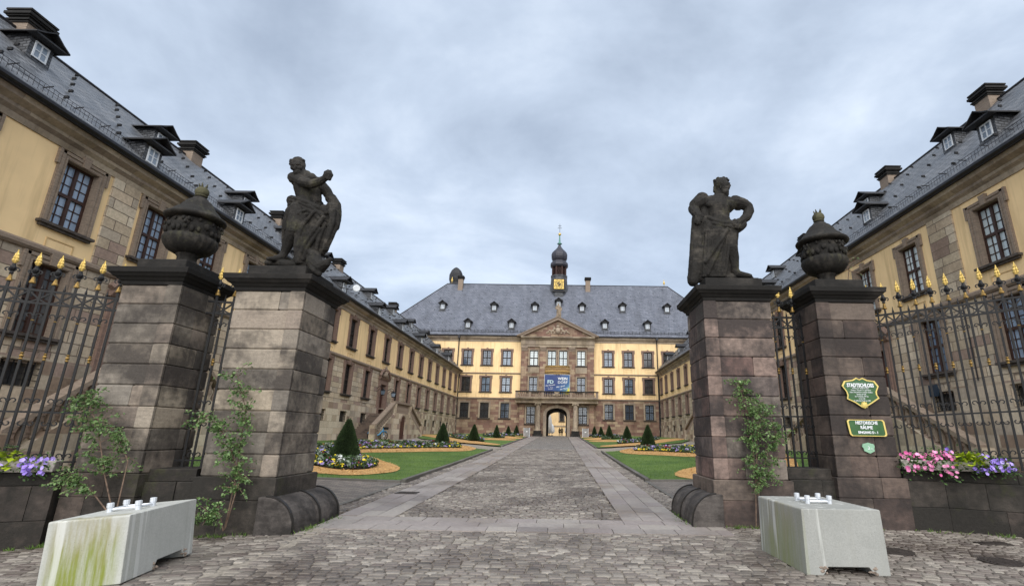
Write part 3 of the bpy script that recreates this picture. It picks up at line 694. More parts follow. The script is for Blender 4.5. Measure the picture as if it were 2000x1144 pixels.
m.build('raking_cornice', M['frame_grey'], pal)
m = MB()                                               # roof of the pediment running back into the main roof
m.quad(PC(-PWd - .1, .95, 17.75), PC(0, .95, PH + .14), PC(0, -4, PH + .14), PC(-PWd - .1, -4, 17.75)); m.quad(PC(PWd + .1, .95, 17.75), PC(0, .95, PH + .14), PC(0, -4, PH + .14), PC(PWd + .1, -4, 17.75)); m.build('pediment_roof', M['slate_main'], pal, fix=False)
m = MB()                                               # carved arms
m.ball(PC(0, .35, 18.75), (.42, .2, .6), 10, 8); m.prism([(-.35, 18.95), (.35, 18.95), (.38, 18.6), (.2, 18.25), (0, 18.1), (-.2, 18.25), (-.38, 18.6)], .35, .62, P=PPd)
m.ball(PC(0, .4, 19.45), (.34, .2, .24), 8, 6); m.box(CX - .04, CX + .04, YF - 1.0, YF - .85, 19.6, 20.1); m.box(CX - .16, CX + .16, YF - 1.0, YF - .85, 19.85, 19.92)
for a in (-1, 1):
    for (x, z, r) in ((.62, 19.0, .28), (.85, 18.65, .26), (1.15, 18.5, .22), (1.4, 18.72, .2), (1.65, 18.45, .2), (1.9, 18.3, .16), (.6, 18.3, .2), (1.1, 18.2, .17), (.7, 19.35, .16)): m.ball(PC(a * x, .35, z), (r, .17, r * .8), 8, 6)
m.build('coat_of_arms', M['crest'] if 'crest' in M else crust('pale_carved_crest', (.36, .29, .22), (.12, .1, .08), .3, 3, .3), pal, smooth=True)
# windows
used = {}
wu = window_proto(W2, hw3[1] - hw3[0], M['frame_pink'], M['wood_dark'], M['glass_main'], fw=.3, apron=M['yellow_trim'], fr=1.45)
wd = window_proto(W2, hw3[1] - hw3[0], M['frame_pink'], M['wood_dark'], M['glass_dark'], fw=.3, apron=M['yellow_trim'], fr=1.45)
wg = window_proto(W2, hw1[1] - hw1[0], M['trim'], M['wood_dark'], M['glass_main'], fw=.26, grille=True, ears=False, fr=1.45)
wgd = window_proto(W2, hw1[1] - hw1[0], M['trim'], M['wood_dark'], M['glass_dark'], fw=.26, grille=True, ears=False, fr=1.45)
wc = window_proto(WC, 2.55, M['trim'], M['wood_dark'], M['glass_curtain'], fw=.2, ears=False, key=False, fr=1.45)
wcp = window_proto(1.44, 2.75, M['trim'], M['wood_dark'], M['glass_main'], fw=.24, ears=False, grille=True, fr=1.45)
base = parent_world(pal)
for i, x in enumerate(sx): put(wd if i in (0, 7) or i == 6 else wu, used, pal, Vector(PM(x, 0, hw3[0])) - base)
for i, x in enumerate(sx[1:-1]): put(wd if i in (0, 5) else wu, used, pal, Vector(PM(x, 0, hw2[0])) - base, 0, (1, 1, .972))
for i, x in enumerate(sx[1:-1]): put(wgd if i in (0, 1) else wg, used, pal, Vector(PM(x, 0, hw1[0])) - base)
for h in hc[:4]: put(wc, used, pal, Vector(PC((h[0] + h[1]) / 2, 0, h[2])) - base)
wc2 = window_proto(WC, 2.45, M['trim'], M['wood_dark'], M['glass_main'], fw=.2, ears=False, key=False, fr=1.45)
for h in hc[4:8]: put(wc2, used, pal, Vector(PC((h[0] + h[1]) / 2, 0, h[2])) - base)
for h in hc[8:]: put(wcp, used, pal, Vector(PC((h[0] + h[1]) / 2, 0, h[2])) - base)
for x in (-4.02, 4.02):
    m = MB(); m.pbox(PC, x - .95, x + .95, 0, .05, 11.5, 12.5); m.build('apron_stone', M['trim'], pal)
# portal surround, columns, balcony
m = MB(); AO = arch_pts(DW + .5, DS, DT + .42)
for (p, q, r, s) in zip(AP, AP[1:], AO[1:], AO): m.add([PC(a, 0.0, b) for a, b in (p, q, r, s)] + [PC(a, .14, b) for a, b in (p, q, r, s)], [(4, 5, 6, 7), (0, 1, 5, 4), (2, 3, 7, 6)])
for a in (-1, 1): m.pbox(PC, *sorted((a * DW, a * (DW + .5))), 0, .14, ZG, DS)
m.prism([(-.22, DT - .02), (.22, DT - .02), (.3, DT + .62), (-.3, DT + .62)], 0, .25, P=PPd); m.build('portal_arch', M['trim'], pal)
for a in (-1, 1):
    c = PC(a * 3.05, 1.0, 1.0)
    m = MB(); m.box(c[0] - .75, c[0] + .75, c[1] - .75, c[1] + 1.0, .8, 1.65); m.box(c[0] - .62, c[0] + .62, c[1] - .62, c[1] + .9, 1.65, 2.15); pd = m.build('column_pedestal', M['cap'], pal)
    m = MB(); m.lathe([(.5, 1.15), (.5, 1.25), (.42, 1.32), (.42, 1.5), (.40, 3.2), (.36, 5.0), (.34, 5.1), (.4, 5.16), (.34, 5.2), (.44, 5.38)], 16, c); m.box(c[0] - .5, c[0] + .5, c[1] - .5, c[1] + .5, 6.36, 6.5)
    for b in (-1, 1): m.tube([(c[0] + b * .42, c[1] - .42, 6.25), (c[0] + b * .42, c[1] + .42, 6.25)], .14, 8)
    m.build('column', M['trim'], pal, smooth=False)
m = MB()
for a in (-1, 1):
    m = MB(); m.pbox(PC, *sorted((a * 5.35, a * 6.15)), 0, .25, ZG, 6.4); m.pbox(PC, *sorted((a * 5.2, a * 6.3)), 0, .34, ZG, 2.0); m.pbox(PC, *sorted((a * 5.25, a * 6.25)), 0, .34, 6.05, 6.4)
    m.build('corner_pier', M['palace_stone'], pal)
m = MB(); m.sweep([(-.45, 6.5), (1.35, 6.5), (1.35, 6.82), (1.5, 6.9), (1.62, 7.05), (1.85, 7.15), (1.9, 7.32), (-.45, 7.32)], PC, -6.75, 6.75); m.build('balcony_slab', M['trim'], pal)
m = MB(); m.pbox(PC, -6.75, 6.75, 1.45, 1.8, 7.32, 7.48); hb = MB()
hb.pbox(PC, -6.8, 6.8, 1.42, 1.84, 8.22, 8.4)
bl = []
for a in (-6.55, -4.4, -2.3, 2.3, 4.4, 6.55): m.pbox(PC, a - .22, a + .22, 1.47, 1.79, 7.48, 8.22)
x = -6.2
while x < 6.25:
    if min(abs(x - a) for a in (-4.4, -2.3, 2.3, 4.4)) > .3 and abs(x) > .55: bl.append((PC(x, 1.62, 7.48), .92))
    x += .29
m.build('balcony_pedestal', M['frame_grey'], pal); hb.build('handrail', M['cap'], pal); put_balusters(bl, pal)
m = MB(); m.ball(PC(0, 1.8, 7.85), (.42, .16, .4), 8, 6); 
for a in (-1, 1): m.ball(PC(a * .45, 1.8, 7.75), (.2, .12, .25), 6, 5); m.ball(PC(a * .3, 1.8, 8.15), (.15, .1, .15), 6, 5)
m.build('balcony_crest', M['trim'], pal, smooth=True)
# bowed gilded balcony above
m = MB(); gd = MB()
def bow(t, r=1.0): return (2.05 * t, .15 + 1.15 * (1 - t * t) ** .5 * r)
N = 30
for z, r in ((11.35, .055), (11.75, .05), (12.5, .06)):
    gd.tube([PC(bow(-1 + 2 * k / N)[0], bow(-1 + 2 * k / N)[1], z) for k in range(N + 1)], r, 5)
for k in range(N + 1):
    s, o = bow(-1 + 2 * k / N); gd.tube([PC(s, o, 11.35), PC(s, o + .1, 11.6), PC(s, o + .02, 11.9), PC(s, o, 12.5), PC(s, o, 12.72)], [.05, .06, .035, .03, .012], 4)
    if k % 2 == 0: gd.ball(PC(s, o + .06, 12.1), .07, 5, 4); gd.ball(PC(s, o + .02, 11.2), (.07, .05, .16), 5, 4)
gd.build('gilded_railing', M['gold_dull'], pal)
m.prism([(bow(-1 + 2 * k / N)[0], bow(-1 + 2 * k / N)[1]) for k in range(N + 1)], 11.15, 11.35, P=PC); m.build('balcony_floor', M['frame_grey'], pal)
# roof
YE, ZE, YR, ZR = 84.4, 17.85, 93.0, 29.5
XL_, XR_ = -22.3, 20.4; EX0, EX1 = -32.8, 31.0
def kick(y): return ZE + (ZR - ZE) * ((y - YE) / (YR - YE))
m = MB()
A, B, Cc, D = (EX0, YE, ZE), (EX1, YE, ZE), (XR_, YR, ZR), (XL_, YR, ZR)
yb = 2 * YR - YE
m.quad(A, B, Cc, D); m.add([A, D, (EX0, yb, ZE)], [(0, 1, 2)]); m.add([B, Cc, (EX1, yb, ZE)], [(0, 1, 2)]); m.quad((EX0, yb, ZE), (EX1, yb, ZE), Cc, D)
m.build('roof', M['slate_main'], pal, fix=False)
m = MB(); m.tube([D, Cc], .09, 6); m.tube([A, D], .1, 6); m.tube([B, Cc], .1, 6); m.build('ridge_cap', M['gutter'], pal)
m = MB()
yw = 101.6
wallgrid(m, lambda s, o, z: (CX + s, yw, z), X0, X1, ZG, ZE, [portal]); spandrel(m, lambda s, o, z: (CX + s, yw, z), AP, DW, DT)
for x in (X0, X1): m.quad((CX + x, YF, ZG), (CX + x, yw, ZG), (CX + x, yw, ZE), (CX + x, YF, ZE))
m.build('rear_wall', M['yellow'], pal, fix=False)
m = MB()
for zz in (.16, .42): m.tube([(EX0 + 1, YE + .35, kick(YE + .35) + zz), (EX1 - 1, YE + .35, kick(YE + .35) + zz)], .03, 4)
x = EX0 + 1
while x < EX1 - 1: m.tube([(x, YE + .33, kick(YE + .35) + .5), (x, YE + .4, kick(YE + .4) - .02)], .04, 4); x += .62
m.build('snow_guard', M['gutter'], pal, fix=False)['kind'] = 'stuff'
hk = MB()
for i in range(11):
    y = YE + 1.1 + i * .68; f = (y - YE) / (YR - YE); x = EX0 + (XL_ - EX0) * f + .8 + ((i * 7) % 5) * .52
    while x < EX1 + (XR_ - EX1) * f - .8: hk.box(x - .045, x + .045, y - .07, y + .03, kick(y), kick(y) + .10); x += 2.6
hk.build('roof_hook', M['iron'], pal)['kind'] = 'stuff'
SLM = (ZR - ZE) / (YR - YE)
def roofhit(u, v):
    d = ray(u, v); t = (ZE - SLM * YE - 1.6) / (d.z - SLM * d.y); return CAM + d * t
dmain = dormer_proto(SLM, w=1.05, h=1.28, ov=.24, glass='glass_grey', rise=.52)
for (u, v) in ((864, 605), (964.7, 607.5), (1044.5, 608), (1091, 600), (1136.7, 609), (1216, 609), (1303, 611), (913.4, 641), (998.7, 642), (1181.4, 643), (1265, 644.5)):
    p = roofhit(u, v); put(dmain, used, pal, p - base)
mc = chimney_proto(.9, .8, 1.5, 2.5)
for u in (900, 1148):
    p = at(u, 556, 92.2); put(mc, used, pal, Vector((p.x, 92.2, 29.2)) - base)
for x, y in ((XL_ + .8, YR), (XR_ - .6, YR)):
    m = MB(); m.lathe([(.05, 0), (.05, .35), (.16, .5), (.2, .75), (.1, .95), (.04, 1.05), (.1, 1.2), (.02, 1.4)], 8, (x, y, ZR)); m.build('ridge_finial', M['gold'], pal, smooth=True)
for s in (-15.7 - 1.25, 15.7 + 1.25):
    q = -1 if s < 0 else 1
    m = MB(); m.tube([PM(s, .6, 17.7), PM(s, .3, 17.3), PM(s + q * .05, .1, 16.6), PM(s + q * .05, .1, 1.0)], .09, 8); m.box(CX + s - .18, CX + s + .18, YF - .75, YF - .4, 17.3, 17.75); m.build('downpipe', M['gutter'], pal)
# clock turret
tx = CX; ty = 92.6
m = MB()
oct_ = lambda r, a0=R(22.5): [(tx + r * math.cos(a0 + k * math.pi / 4), ty + r * math.sin(a0 + k * math.pi / 4)) for k in range(8)]
m.prism(oct_(1.95), 26.5, 31.0, top=oct_(1.62)); m.prism(oct_(1.72), 30.85, 31.1)
tur = m.build('clock_turret', M['slate_dark'], pal)
m = MB(); m.prism(oct_(1.18), 31.1, 32.95)
for k in range(8):
    a = R(22.5) + k * math.pi / 4; x, y = tx + 1.36 * math.cos(a), ty + 1.36 * math.sin(a); m.prism([(x + .17 * math.cos(a + b), y + .17 * math.sin(a + b)) for b in (.8, 2.37, 3.94, 5.5)], 31.1, 32.95)
    for j in range(7): 
        z = 31.25 + j * .24; b0, b1 = a + .13, a + math.pi / 4 - .13
        m.hexa([(tx + r * math.cos(b), ty + r * math.sin(b), z + dz) for dz, rr in ((0, (1.25, 1.34)), (.03, (1.2, 1.28))) for b, r in ((b0, rr[0]), (b0, rr[1]), (b1, rr[1]), (b1, rr[0]))])
m.build('belfry_louvre', plain('dark_red_brown_louvre', (.045, .022, .018), .6), tur)
m = MB(); m.prism(oct_(1.55), 32.9, 33.2, top=oct_(1.85)); m.prism(oct_(1.85), 33.2, 33.6, top=oct_(1.8)); m.prism(oct_(1.8), 33.6, 34.3, top=oct_(1.22))
pr = [(1.22, 34.25), (1.5, 34.55), (1.66, 34.95), (1.68, 35.35), (1.55, 35.8), (1.2, 36.25), (.8, 36.65), (.48, 37.05), (.28, 37.45), (.2, 37.75)]
for (r0, z0), (r1, z1) in zip(pr, pr[1:]): m.prism(oct_(r0), z0, z1, top=oct_(r1))
m.build('onion_dome', plain('dark_slate_dome', (.042, .042, .052), .5, var=.4, scale=5), tur)
m = MB(); m.lathe([(.2, 37.7), (.46, 37.85), (.5, 37.95), (.3, 38.1), (.18, 38.3), (.13, 39.2), (.1, 39.75)], 10, (tx, ty, 0)); m.build('spire', plain('green_copper', (.10, .22, .19), .6, var=.3), tur, smooth=True)
m = MB(); m.ball((tx, ty, 39.95), .3, 10, 8); m.build('gilded_ball', M['gold'], tur, smooth=True)
m = MB(); m.box(tx - .035, tx + .035, ty - .035, ty + .035, 40.2, 42.15); m.box(tx - .42, tx + .42, ty - .033, ty + .033, 41.25, 41.32); m.box(tx - .3, tx + .3, ty - .032, ty + .032, 41.7, 41.77); m.build('patriarchal_cross', M['iron'], tur)
yk = ty - 2.02; zk = 28.95; q = .92
m = MB(); m.box(tx - q, tx + q, yk - .1, yk + .6, zk - q, zk + q); m.box(tx - q - .3, tx + q + .3, yk + .1, yk + .6, zk - q - .5, zk + q + .2); ck = m.build('clock_case', M['slate_black'], tur)
m = MB()
rect_ring(m, tx - q, tx + q, zk - q, zk + q, .1, yk - .16, yk - .1)
for k in range(24):
    a0, a1 = k * math.pi / 12, (k + 1) * math.pi / 12
    for r0, r1, y0 in ((.40, .47, .155), (.76, .82, .15)): m.hexa([(tx + r * math.sin(a), y, zk + r * math.cos(a)) for y in (yk - y0, yk - .1) for r, a in ((r0, a0), (r1, a0), (r1, a1), (r0, a1))])
for k in range(12):
    a = k * math.pi / 6
    for w0 in ((-.07, .0), (.0, .07)): 
        w = (w0[0] + w0[1]) / 2 * 1.3
        m.hexa([(tx + r * math.sin(a) + s * math.cos(a), y, zk + r * math.cos(a) - s * math.sin(a)) for y in (yk - .14, yk - .1) for r, s in ((.5, w - .03), (.74, w - .04), (.74, w + .04), (.5, w + .03))])
for a in (-1, 1):
    for b in (-1, 1): m.ball((tx + a * .7, yk - .12, zk + b * .7), (.16, .05, .16), 6, 5)
for ang, L, w in ((R(45), .74, .05), (R(240), .52, .07)):
    m.hexa([(tx + r * math.sin(ang) + s * math.cos(ang), y, zk + r * math.cos(ang) - s * math.sin(ang)) for y in (yk - .22, yk - .18) for r, s in ((-.15, -w * .6), (L, -.015), (L, .015), (-.15, w * .6))])
    m.hexa([(tx + r * math.sin(ang) + s * math.cos(ang), y, zk + r * math.cos(ang) - s * math.sin(ang)) for y in (yk - .225, yk - .185) for r, s in ((L * .3, -w), (L * .65, -w * 1.3), (L * .65, w * 1.3), (L * .3, w))])
m.build('clock_face', M['gold'], tur)
m = MB(); m.lathe([(.40, 0), (.40, .03)], 24); o = m.build('clock_centre', M['slate_black'], tur, local=True); o.rotation_euler = (R(90), 0, 0); o.location = Vector((tx, yk - .1, zk)) - parent_world(tur)
# dome of a tower beyond
dm = thing('tower_dome', 'dark onion dome of a tower rising behind the palace ridge', 'tower', (0, 0, 0)); c = at(889, 560, 125); dm.location = (c.x, 125, 1.3)
m = MB(); zt = at(889, 522, 125).z; zb_ = c.z - 6
m.lathe([(1.35, 0), (1.35, 6), (1.8, 6.2), (1.8, 6.6), (1.45, 7.0), (1.75, zt - zb_ - 3.4), (1.75, zt - zb_ - 2.0), (1.3, zt - zb_ - 1.0), (.6, zt - zb_ - .3), (.1, zt - zb_)], 8, (c.x, 125, zb_)); m.build('dome', M['slate_black'], dm)
m = MB(); m.box(c.x - 1.3, c.x + 1.3, 123.8, 126.2, 0.8, zb_ + .2); m.build('shaft', M['trim'], dm)
# ------------------------------------------------------------------ things on and beyond the palace
def text_obj(body, size, mat, parent, loc, rot=(R(90), 0, 0), name='lettering', ext=.004, align='CENTER', bold=0.0, sx=1.0, shear=0.0):
    cu = bpy.data.curves.new(name, 'FONT'); cu.body = body; cu.size = size; cu.extrude = ext; cu.align_x = align; cu.align_y = 'CENTER'; cu.offset = bold; cu.shear = shear; cu.resolution_u = 3
    o = bpy.data.objects.new(name, cu); COL.objects.link(o); bpy.context.view_layer.update()
    me = bpy.data.meshes.new_from_object(o.evaluated_get(bpy.context.evaluated_depsgraph_get())); bpy.data.objects.remove(o)
    me.materials.clear(); me.materials.append(mat)
    o = bpy.data.objects.new(name, me); COL.objects.link(o); o.parent = parent; o.location = loc; o.rotation_euler = rot; o.scale = (sx, 1, 1)
    return o
def banner_mat():
    m, nt, bs = newmat('blue_to_yellow_banner_print'); oc = coords(nt)
    sp = nd(nt, 'ShaderNodeSeparateXYZ', Vector=oc)
    f = mth(nt, 'ADD', mth(nt, 'ADD', mth(nt, 'MULTIPLY', sp.outputs[0], .24), mth(nt, 'MULTIPLY', sp.outputs[2], -.16)), .36)
    n = noi(nt, oc, .9, 2)
    c = ramp(nt, mth(nt, 'ADD', f, mth(nt, 'MULTIPLY', mth(nt, 'SUBTRACT', n, .5), .5)), [(0.0, (.02, .045, .16)), (.45, (.03, .10, .24)), (.6, (.10, .24, .30)), (.74, (.55, .52, .04)), (1.0, (.75, .62, .03))])
    setin(nt, bs, 'Base Color', c); setin(nt, bs, 'Roughness', .6); return m
bz0, bz1 = 7.9, 11.1; bw = 2.05; by = YF - 1.75
ban = thing('banner', 'blue and yellow wine festival banner hanging above the balcony', 'banner', (CX, by, bz0))
m = MB(); NX, NZ = 16, 10
vs = [(-bw + 2 * bw * i / NX, .03 * math.sin(i * 1.1 + k * .5), (bz1 - bz0) * k / NZ) for k in range(NZ + 1) for i in range(NX + 1)]
vs2 = [(x, y + .015, z) for x, y, z in vs]; nn = len(vs)
fs = []
for k in range(NZ):
    for i in range(NX):
        a = k * (NX + 1) + i; fs.append((a, a + 1, a + NX + 2, a + NX + 1)); fs.append((nn + a, nn + a + NX + 1, nn + a + NX + 2, nn + a + 1))
m.add(vs + vs2, fs); m.build('sheet', banner_mat(), ban, smooth=True, local=True, fix=False)
wht = plain('white_print', (.75, .78, .8), .6, var=.05); pale = plain('pale_print', (.45, .6, .62), .6, var=.05)
M['white_print'] = wht
text_obj('WEIN', .62, wht, ban, (.92, -.05, 2.55), bold=.012); text_obj('DORF', .62, wht, ban, (.92, -.05, 1.95))
text_obj('FD', .78, pale, ban, (-1.1, -.05, 2.0), bold=.02, sx=1.1); text_obj('Der Sommer', .3, wht, ban, (-1.1, -.05, 1.48), (R(90), R(-8), 0), shear=.2)
text_obj('11. - 20. Juli', .19, wht, ban, (-1.1, -.05, 1.12)); text_obj('Schlosshof', .19, wht, ban, (-1.1, -.05, .88))
text_obj('Hier spielt', .34, wht, ban, (.55, -.05, 1.3), (R(90), R(-10), 0), shear=.3); text_obj('die Musik', .34, wht, ban, (1.1, -.05, .92), (R(90), R(-10), 0), shear=.3)
m = MB(); m.tube([(-bw - .05, .0, -.3), (-bw - .05, 0, 3.25)], .03, 6); m.tube([(bw + .05, .0, -.3), (bw + .05, 0, 3.25)], .03, 6); m.tube([(-bw, 0, 3.22), (bw, 0, 3.22)], .03, 6); m.build('banner_frame', M['white_wood'], ban, local=True)
# info boards
for (x, y, lab) in ((-4.97, 77.0, 'grey information stele at the kerb on the bicycle side of the portal'), (3.77, 77.4, 'grey information stele at the kerb on the signed pier side of the portal')):
    t = thing('info_board', lab, 'sign', (x, y, H(x, y) - .05), 0, 'information steles before the portal')
    m = MB(); m.box(-.4, .4, -.1, .1, 0, 1.35); m.build('panel', plain('grey_metal_panel', (.22, .22, .22), .45), t, local=True, bevel=.01)
    m = MB(); m.box(-.12, .12, -.11, -.1, .78, .88); m.build('notice', wht, t, local=True)
    m = MB(); 
    for a in (-.43, .43): m.box(a - .03, a + .03, -.05, .05, 0, 1.4)
    m.build('post', M['white_wood'], t, local=True)
# yellow house, parasols and people beyond the passage
hs = thing('ochre_house', 'ochre house with one dark window seen through the palace archway', 'house', (0, 138, 1.2))
PH_ = lambda s, o, z: (s, 138 - o, z)
m = MB(); wallgrid(m, PH_, -14, 14, 1.0, 13, [(-.15, .95, 5.0, 7.2)]); m.box(-14, 14, 138.3, 148, 1.0, 13); m.build('plaster_wall', M['yellow'], hs, fix=False)
m = MB(); m.pbox(PH_, -14, 14, 0, .15, 3.6, 3.9); m.build('string_course', M['trim'], hs)
wn = window_proto(1.1, 2.2, M['trim'], M['wood_dark'], M['glass_dark']); wn.parent = hs; wn.location = Vector(PH_(.4, 0, 5.0)) - parent_world(hs)
m = MB(); m.add([(-15, 137, 13), (15, 137, 13), (15, 149, 13), (-15, 149, 13), (-15, 143, 18), (15, 143, 18)], [(0, 1, 5, 4), (3, 2, 5, 4), (0, 4, 3), (1, 5, 2)]); m.build('roof', M['slate_main'], hs)
M['canvas'] = plain('white_canvas', (.8, .8, .8), .8, var=.08)
for (x, y, h, lab) in ((-2.35, 112, 4.6, 'tall closed white parasol beyond the archway, the biggest of three'), (-1.85, 118, 2.6, 'middle sized closed white parasol beyond the archway beside the tallest one'), (1.5, 114, 2.3, 'small closed white parasol beyond the archway beside the people in black')):
    t = thing('parasol', lab, 'parasol', (x, y, 1.28), 0, 'closed parasols beyond the archway')
    m = MB(); m.lathe([(.2, .5), (.5, .8), (.55, h * .4), (.45, h * .7), (.2, h * .93), (.05, h)], 10, mod=lambda a, z, j: 1 + .1 * math.cos(5 * a)); m.build('canvas', M['canvas'], t, local=True, smooth=True)
    m = MB(); m.lathe([(.3, 0), (.3, .1), (.035, .14), (.035, h + .1)], 8); m.build('pole', M['iron'], t, local=True)
# ------------------------------------------------------------------ gate piers
def inset(x0, x1, y0, y1, d): return [(x0 + d, y0 + d), (x1 - d, y0 + d), (x1 - d, y1 - d), (x0 + d, y1 - d)]
def course(mb, x0, x1, y0, y1, z0, z1, ch, tone):
    rings = [(z0, ch), (z0 + ch, 0), (z1 - ch, 0), (z1, ch)]; vs = []
    for z, d in rings: vs += [(x, y, z) for x, y in inset(x0, x1, y0, y1, d)]
    fs = [(3, 2, 1, 0), (12, 13, 14, 15)]
    for r in range(3):
        for i in range(4): fs.append((r * 4 + i, r * 4 + (i + 1) % 4, r * 4 + 4 + (i + 1) % 4, r * 4 + 4 + i))
    mb.add(vs, fs, tone)
def make_pier(x0, x1, y0, y1, zb, zt, mat, label, rng, strip=None, ground=0.0, n=9):
    t = thing('gate_pier', label, 'pier', ((x0 + x1) / 2, (y0 + y1) / 2, ground), 0, 'sandstone piers of the entrance gate')
    m = MB(); hgt = (zt - zb) / n
    for k in range(n):
        z0, z1 = zb + k * hgt, zb + (k + 1) * hgt
        cut = x0 + (x1 - x0) * rng.choice((0, .42, 0, .58, 0, .66, 0)); cy = y0 + (y1 - y0) * rng.choice((0, .4, .6))
        j = .004
        segs = [(x0, x1)] if cut == x0 else [(x0, cut - j), (cut + j, x1)]
        for a, b in segs: course(m, a, b, y0, y1, z0, z1, .024, rng.random())
        if strip:                                     # slightly proud corner strip
            sa, sb = strip[:2]; course(m, sa, sb, y0 - .035, y0 + .02, z0 + .001, z1 - .001, .018, rng.random() * .35)
            a, b = (x1 - .02, x1 + .03) if strip[3] > 0 else (x0 - .03, x0 + .02)
            for q0, q1 in ((y0 + .01, cy - j), (cy + j, y1 - .3)) if cy > y0 else ((y0 + .01, y1 - .3),): course(m, a, b, q0, q1, z0 + .002, z1 - .002, .015, rng.random())
    m.build('shaft', mat, t, fix=False)
    b = MB(); e = .065
    xm = x0 + (x1 - x0) * rng.uniform(.4, .65)
    for (za, zc) in ((zb - .36, zb), (ground - .3, zb - .36)):
        for a, c in ((x0 - e, xm - .004), (xm + .004, x1 + e)): course(b, a, c, y0 - e, y1 + e, za, zc, .014, rng.random())
        xm = x0 + (x1 - x0) * rng.uniform(.3, .7)
    b.build('base', M['wall_old'] if ground < 0 else M['pier_s'], t, fix=False)
    c = MB(); z = zt
    for d0, d1, h in ((.02, .035, .07), (.05, .10, .06), (.12, .17, .06), (.185, .20, .10), (.17, .06, .03)):
        c.prism(inset(x0, x1, y0, y1, -d0), z, z + h, top=inset(x0, x1, y0, y1, -d1)); z += h
    cp = c.build('cap', M['cap'], t, bevel=.008)
    p = MB(); p.prism(inset(x0, x1, y0, y1, .08), z - .01, z + .21); p.build('plinth', M['cap'], t, bevel=.015)
    return z + .2
rg = random.Random(5)
zLS = make_pier(-6.05, -4.79, 8.9, 10.25, .83, 4.08, M['pier_l'], 'buff gate pier carrying the statue with an outstretched arm', rg, (-5.03, -4.76, 0, 1), -.05)
zLU = make_pier(-7.93, -6.86, 8.6, 9.72, .88, 4.08, M['pier_l'], 'grey gate pier carrying the stone urn above the green stained block', rg, (-7.1, -6.83, 0, 1), -.15)
zRS = make_pier(2.94, 4.30, 10.0, 11.4, .83, 4.31, M['pier_r'], 'reddish gate pier carrying the bearded statue leaning on a club', rg, (2.91, 3.18, 0, -1), .03)
zRU = make_pier(5.25, 6.43, 10.0, 11.15, .91, 4.31, M['pier_s'], 'dark gate pier with the green castle signs', rg, (5.22, 5.5, 0, -1), .03)
# ------------------------------------------------------------------ urns
def make_urn(x, y, z, s, label, seed):
    t = thing('stone_urn', label, 'urn', (x, y, z), 0, 'urns on the outer gate piers'); t.scale = (s[0], s[0], s[1]); s = 1.0
    def gad(a, zz, j): return 1 + (.035 * abs(math.sin(a * 11)) if .25 < zz / s < .5 else 0) + .012 * mnoise.noise(Vector((math.cos(a) * 2, math.sin(a) * 2, zz * 5 + seed)))
    def flute(a, zz, j): return 1 - (.05 * (math.sin(a * 9) > .2) if .09 < zz / s < .2 else 0)
    S = lambda pr: [(r * s, h * s) for r, h in pr]
    m = MB(); m.lathe(S([(.33, -.02), (.33, .03), (.27, .05), (.22, .09), (.2, .12), (.205, .17), (.235, .19), (.24, .22), (.2, .235)]), 72, mod=flute); m.build('foot', M['statue'], t, smooth=True, local=True)
    m = MB(); m.lathe(S([(.18, .22), (.30, .225), (.44, .28), (.52, .36), (.555, .43), (.54, .49), (.50, .515), (.50, .54), (.525, .60), (.53, .66), (.50, .74), (.455, .80), (.45, .86)]), 88, mod=gad)
    r2 = random.Random(seed)
    for k in range(4):                                 # masks and garlands in relief
        a = -math.pi / 2 + k * math.pi / 2 + .35
        def on(da, zz, r, rr): 
            b = a + da; m.ball((s * (rr - .02) * math.cos(b), s * (rr - .02) * math.sin(b), zz * s), r * s * .9, 8, 6)
        on(0, .68, .09, .54); on(-.09, .72, .04, .6); on(.09, .72, .04, .6); on(0, .66, .035, .63); on(0, .60, .05, .57)
        for q in range(7): on(-.75 + q * .25 * 1.0, .60 + .05 * math.cos(q * 2.1), .05 + .02 * r2.random(), .545)
        for q in range(4): on(-.5 + q * .33, .73 + .03 * math.sin(q * 3), .035, .545)
    m.build('bowl', M['statue'], t, smooth=True, local=True)
    m = MB(); m.lathe(S([(.42, .80), (.58, .80), (.64, .82), (.65, .845), (.63, .87), (.58, .885), (.52, .93), (.45, .985), (.38, 1.02), (.33, 1.09), (.26, 1.16), (.18, 1.20), (.16, 1.225), (.11, 1.24), (.11, 1.275)]), 64, mod=lambda a, zz, j: 1 + (.02 * math.sin(a * 14) if .95 < zz / s < 1.15 else 0)); m.build('lid', M['statue'], t, smooth=True, local=True)
    m = MB(); m.ball((0, 0, 1.35 * s), (.155 * s, .155 * s, .10 * s), 14, 8)
    m.lathe(S([(.12, 1.26), (.14, 1.275), (.12, 1.29)]), 20)
    for k in range(5): a = k * 1.257; m.tube([(.06 * s * math.cos(a), .06 * s * math.sin(a), 1.41 * s), (.10 * s * math.cos(a), .10 * s * math.sin(a), 1.50 * s)], [.035 * s, .008 * s], 6)
    m.build('finial', M['statue_moss'], t, smooth=True, local=True)
M['statue_moss'] = crust('mossy_urn_finial', (.085, .08, .045), (.022, .022, .014), .5, 5, .4)
make_urn(-7.33, 9.16, zLU, (.81, 1.19), 'lidded stone urn on the grey pier beside the sky blue windows', 3)
make_urn(5.86, 10.58, zRU, (.84, 1.22), 'lidded stone urn on the dark pier with the green signs', 8)
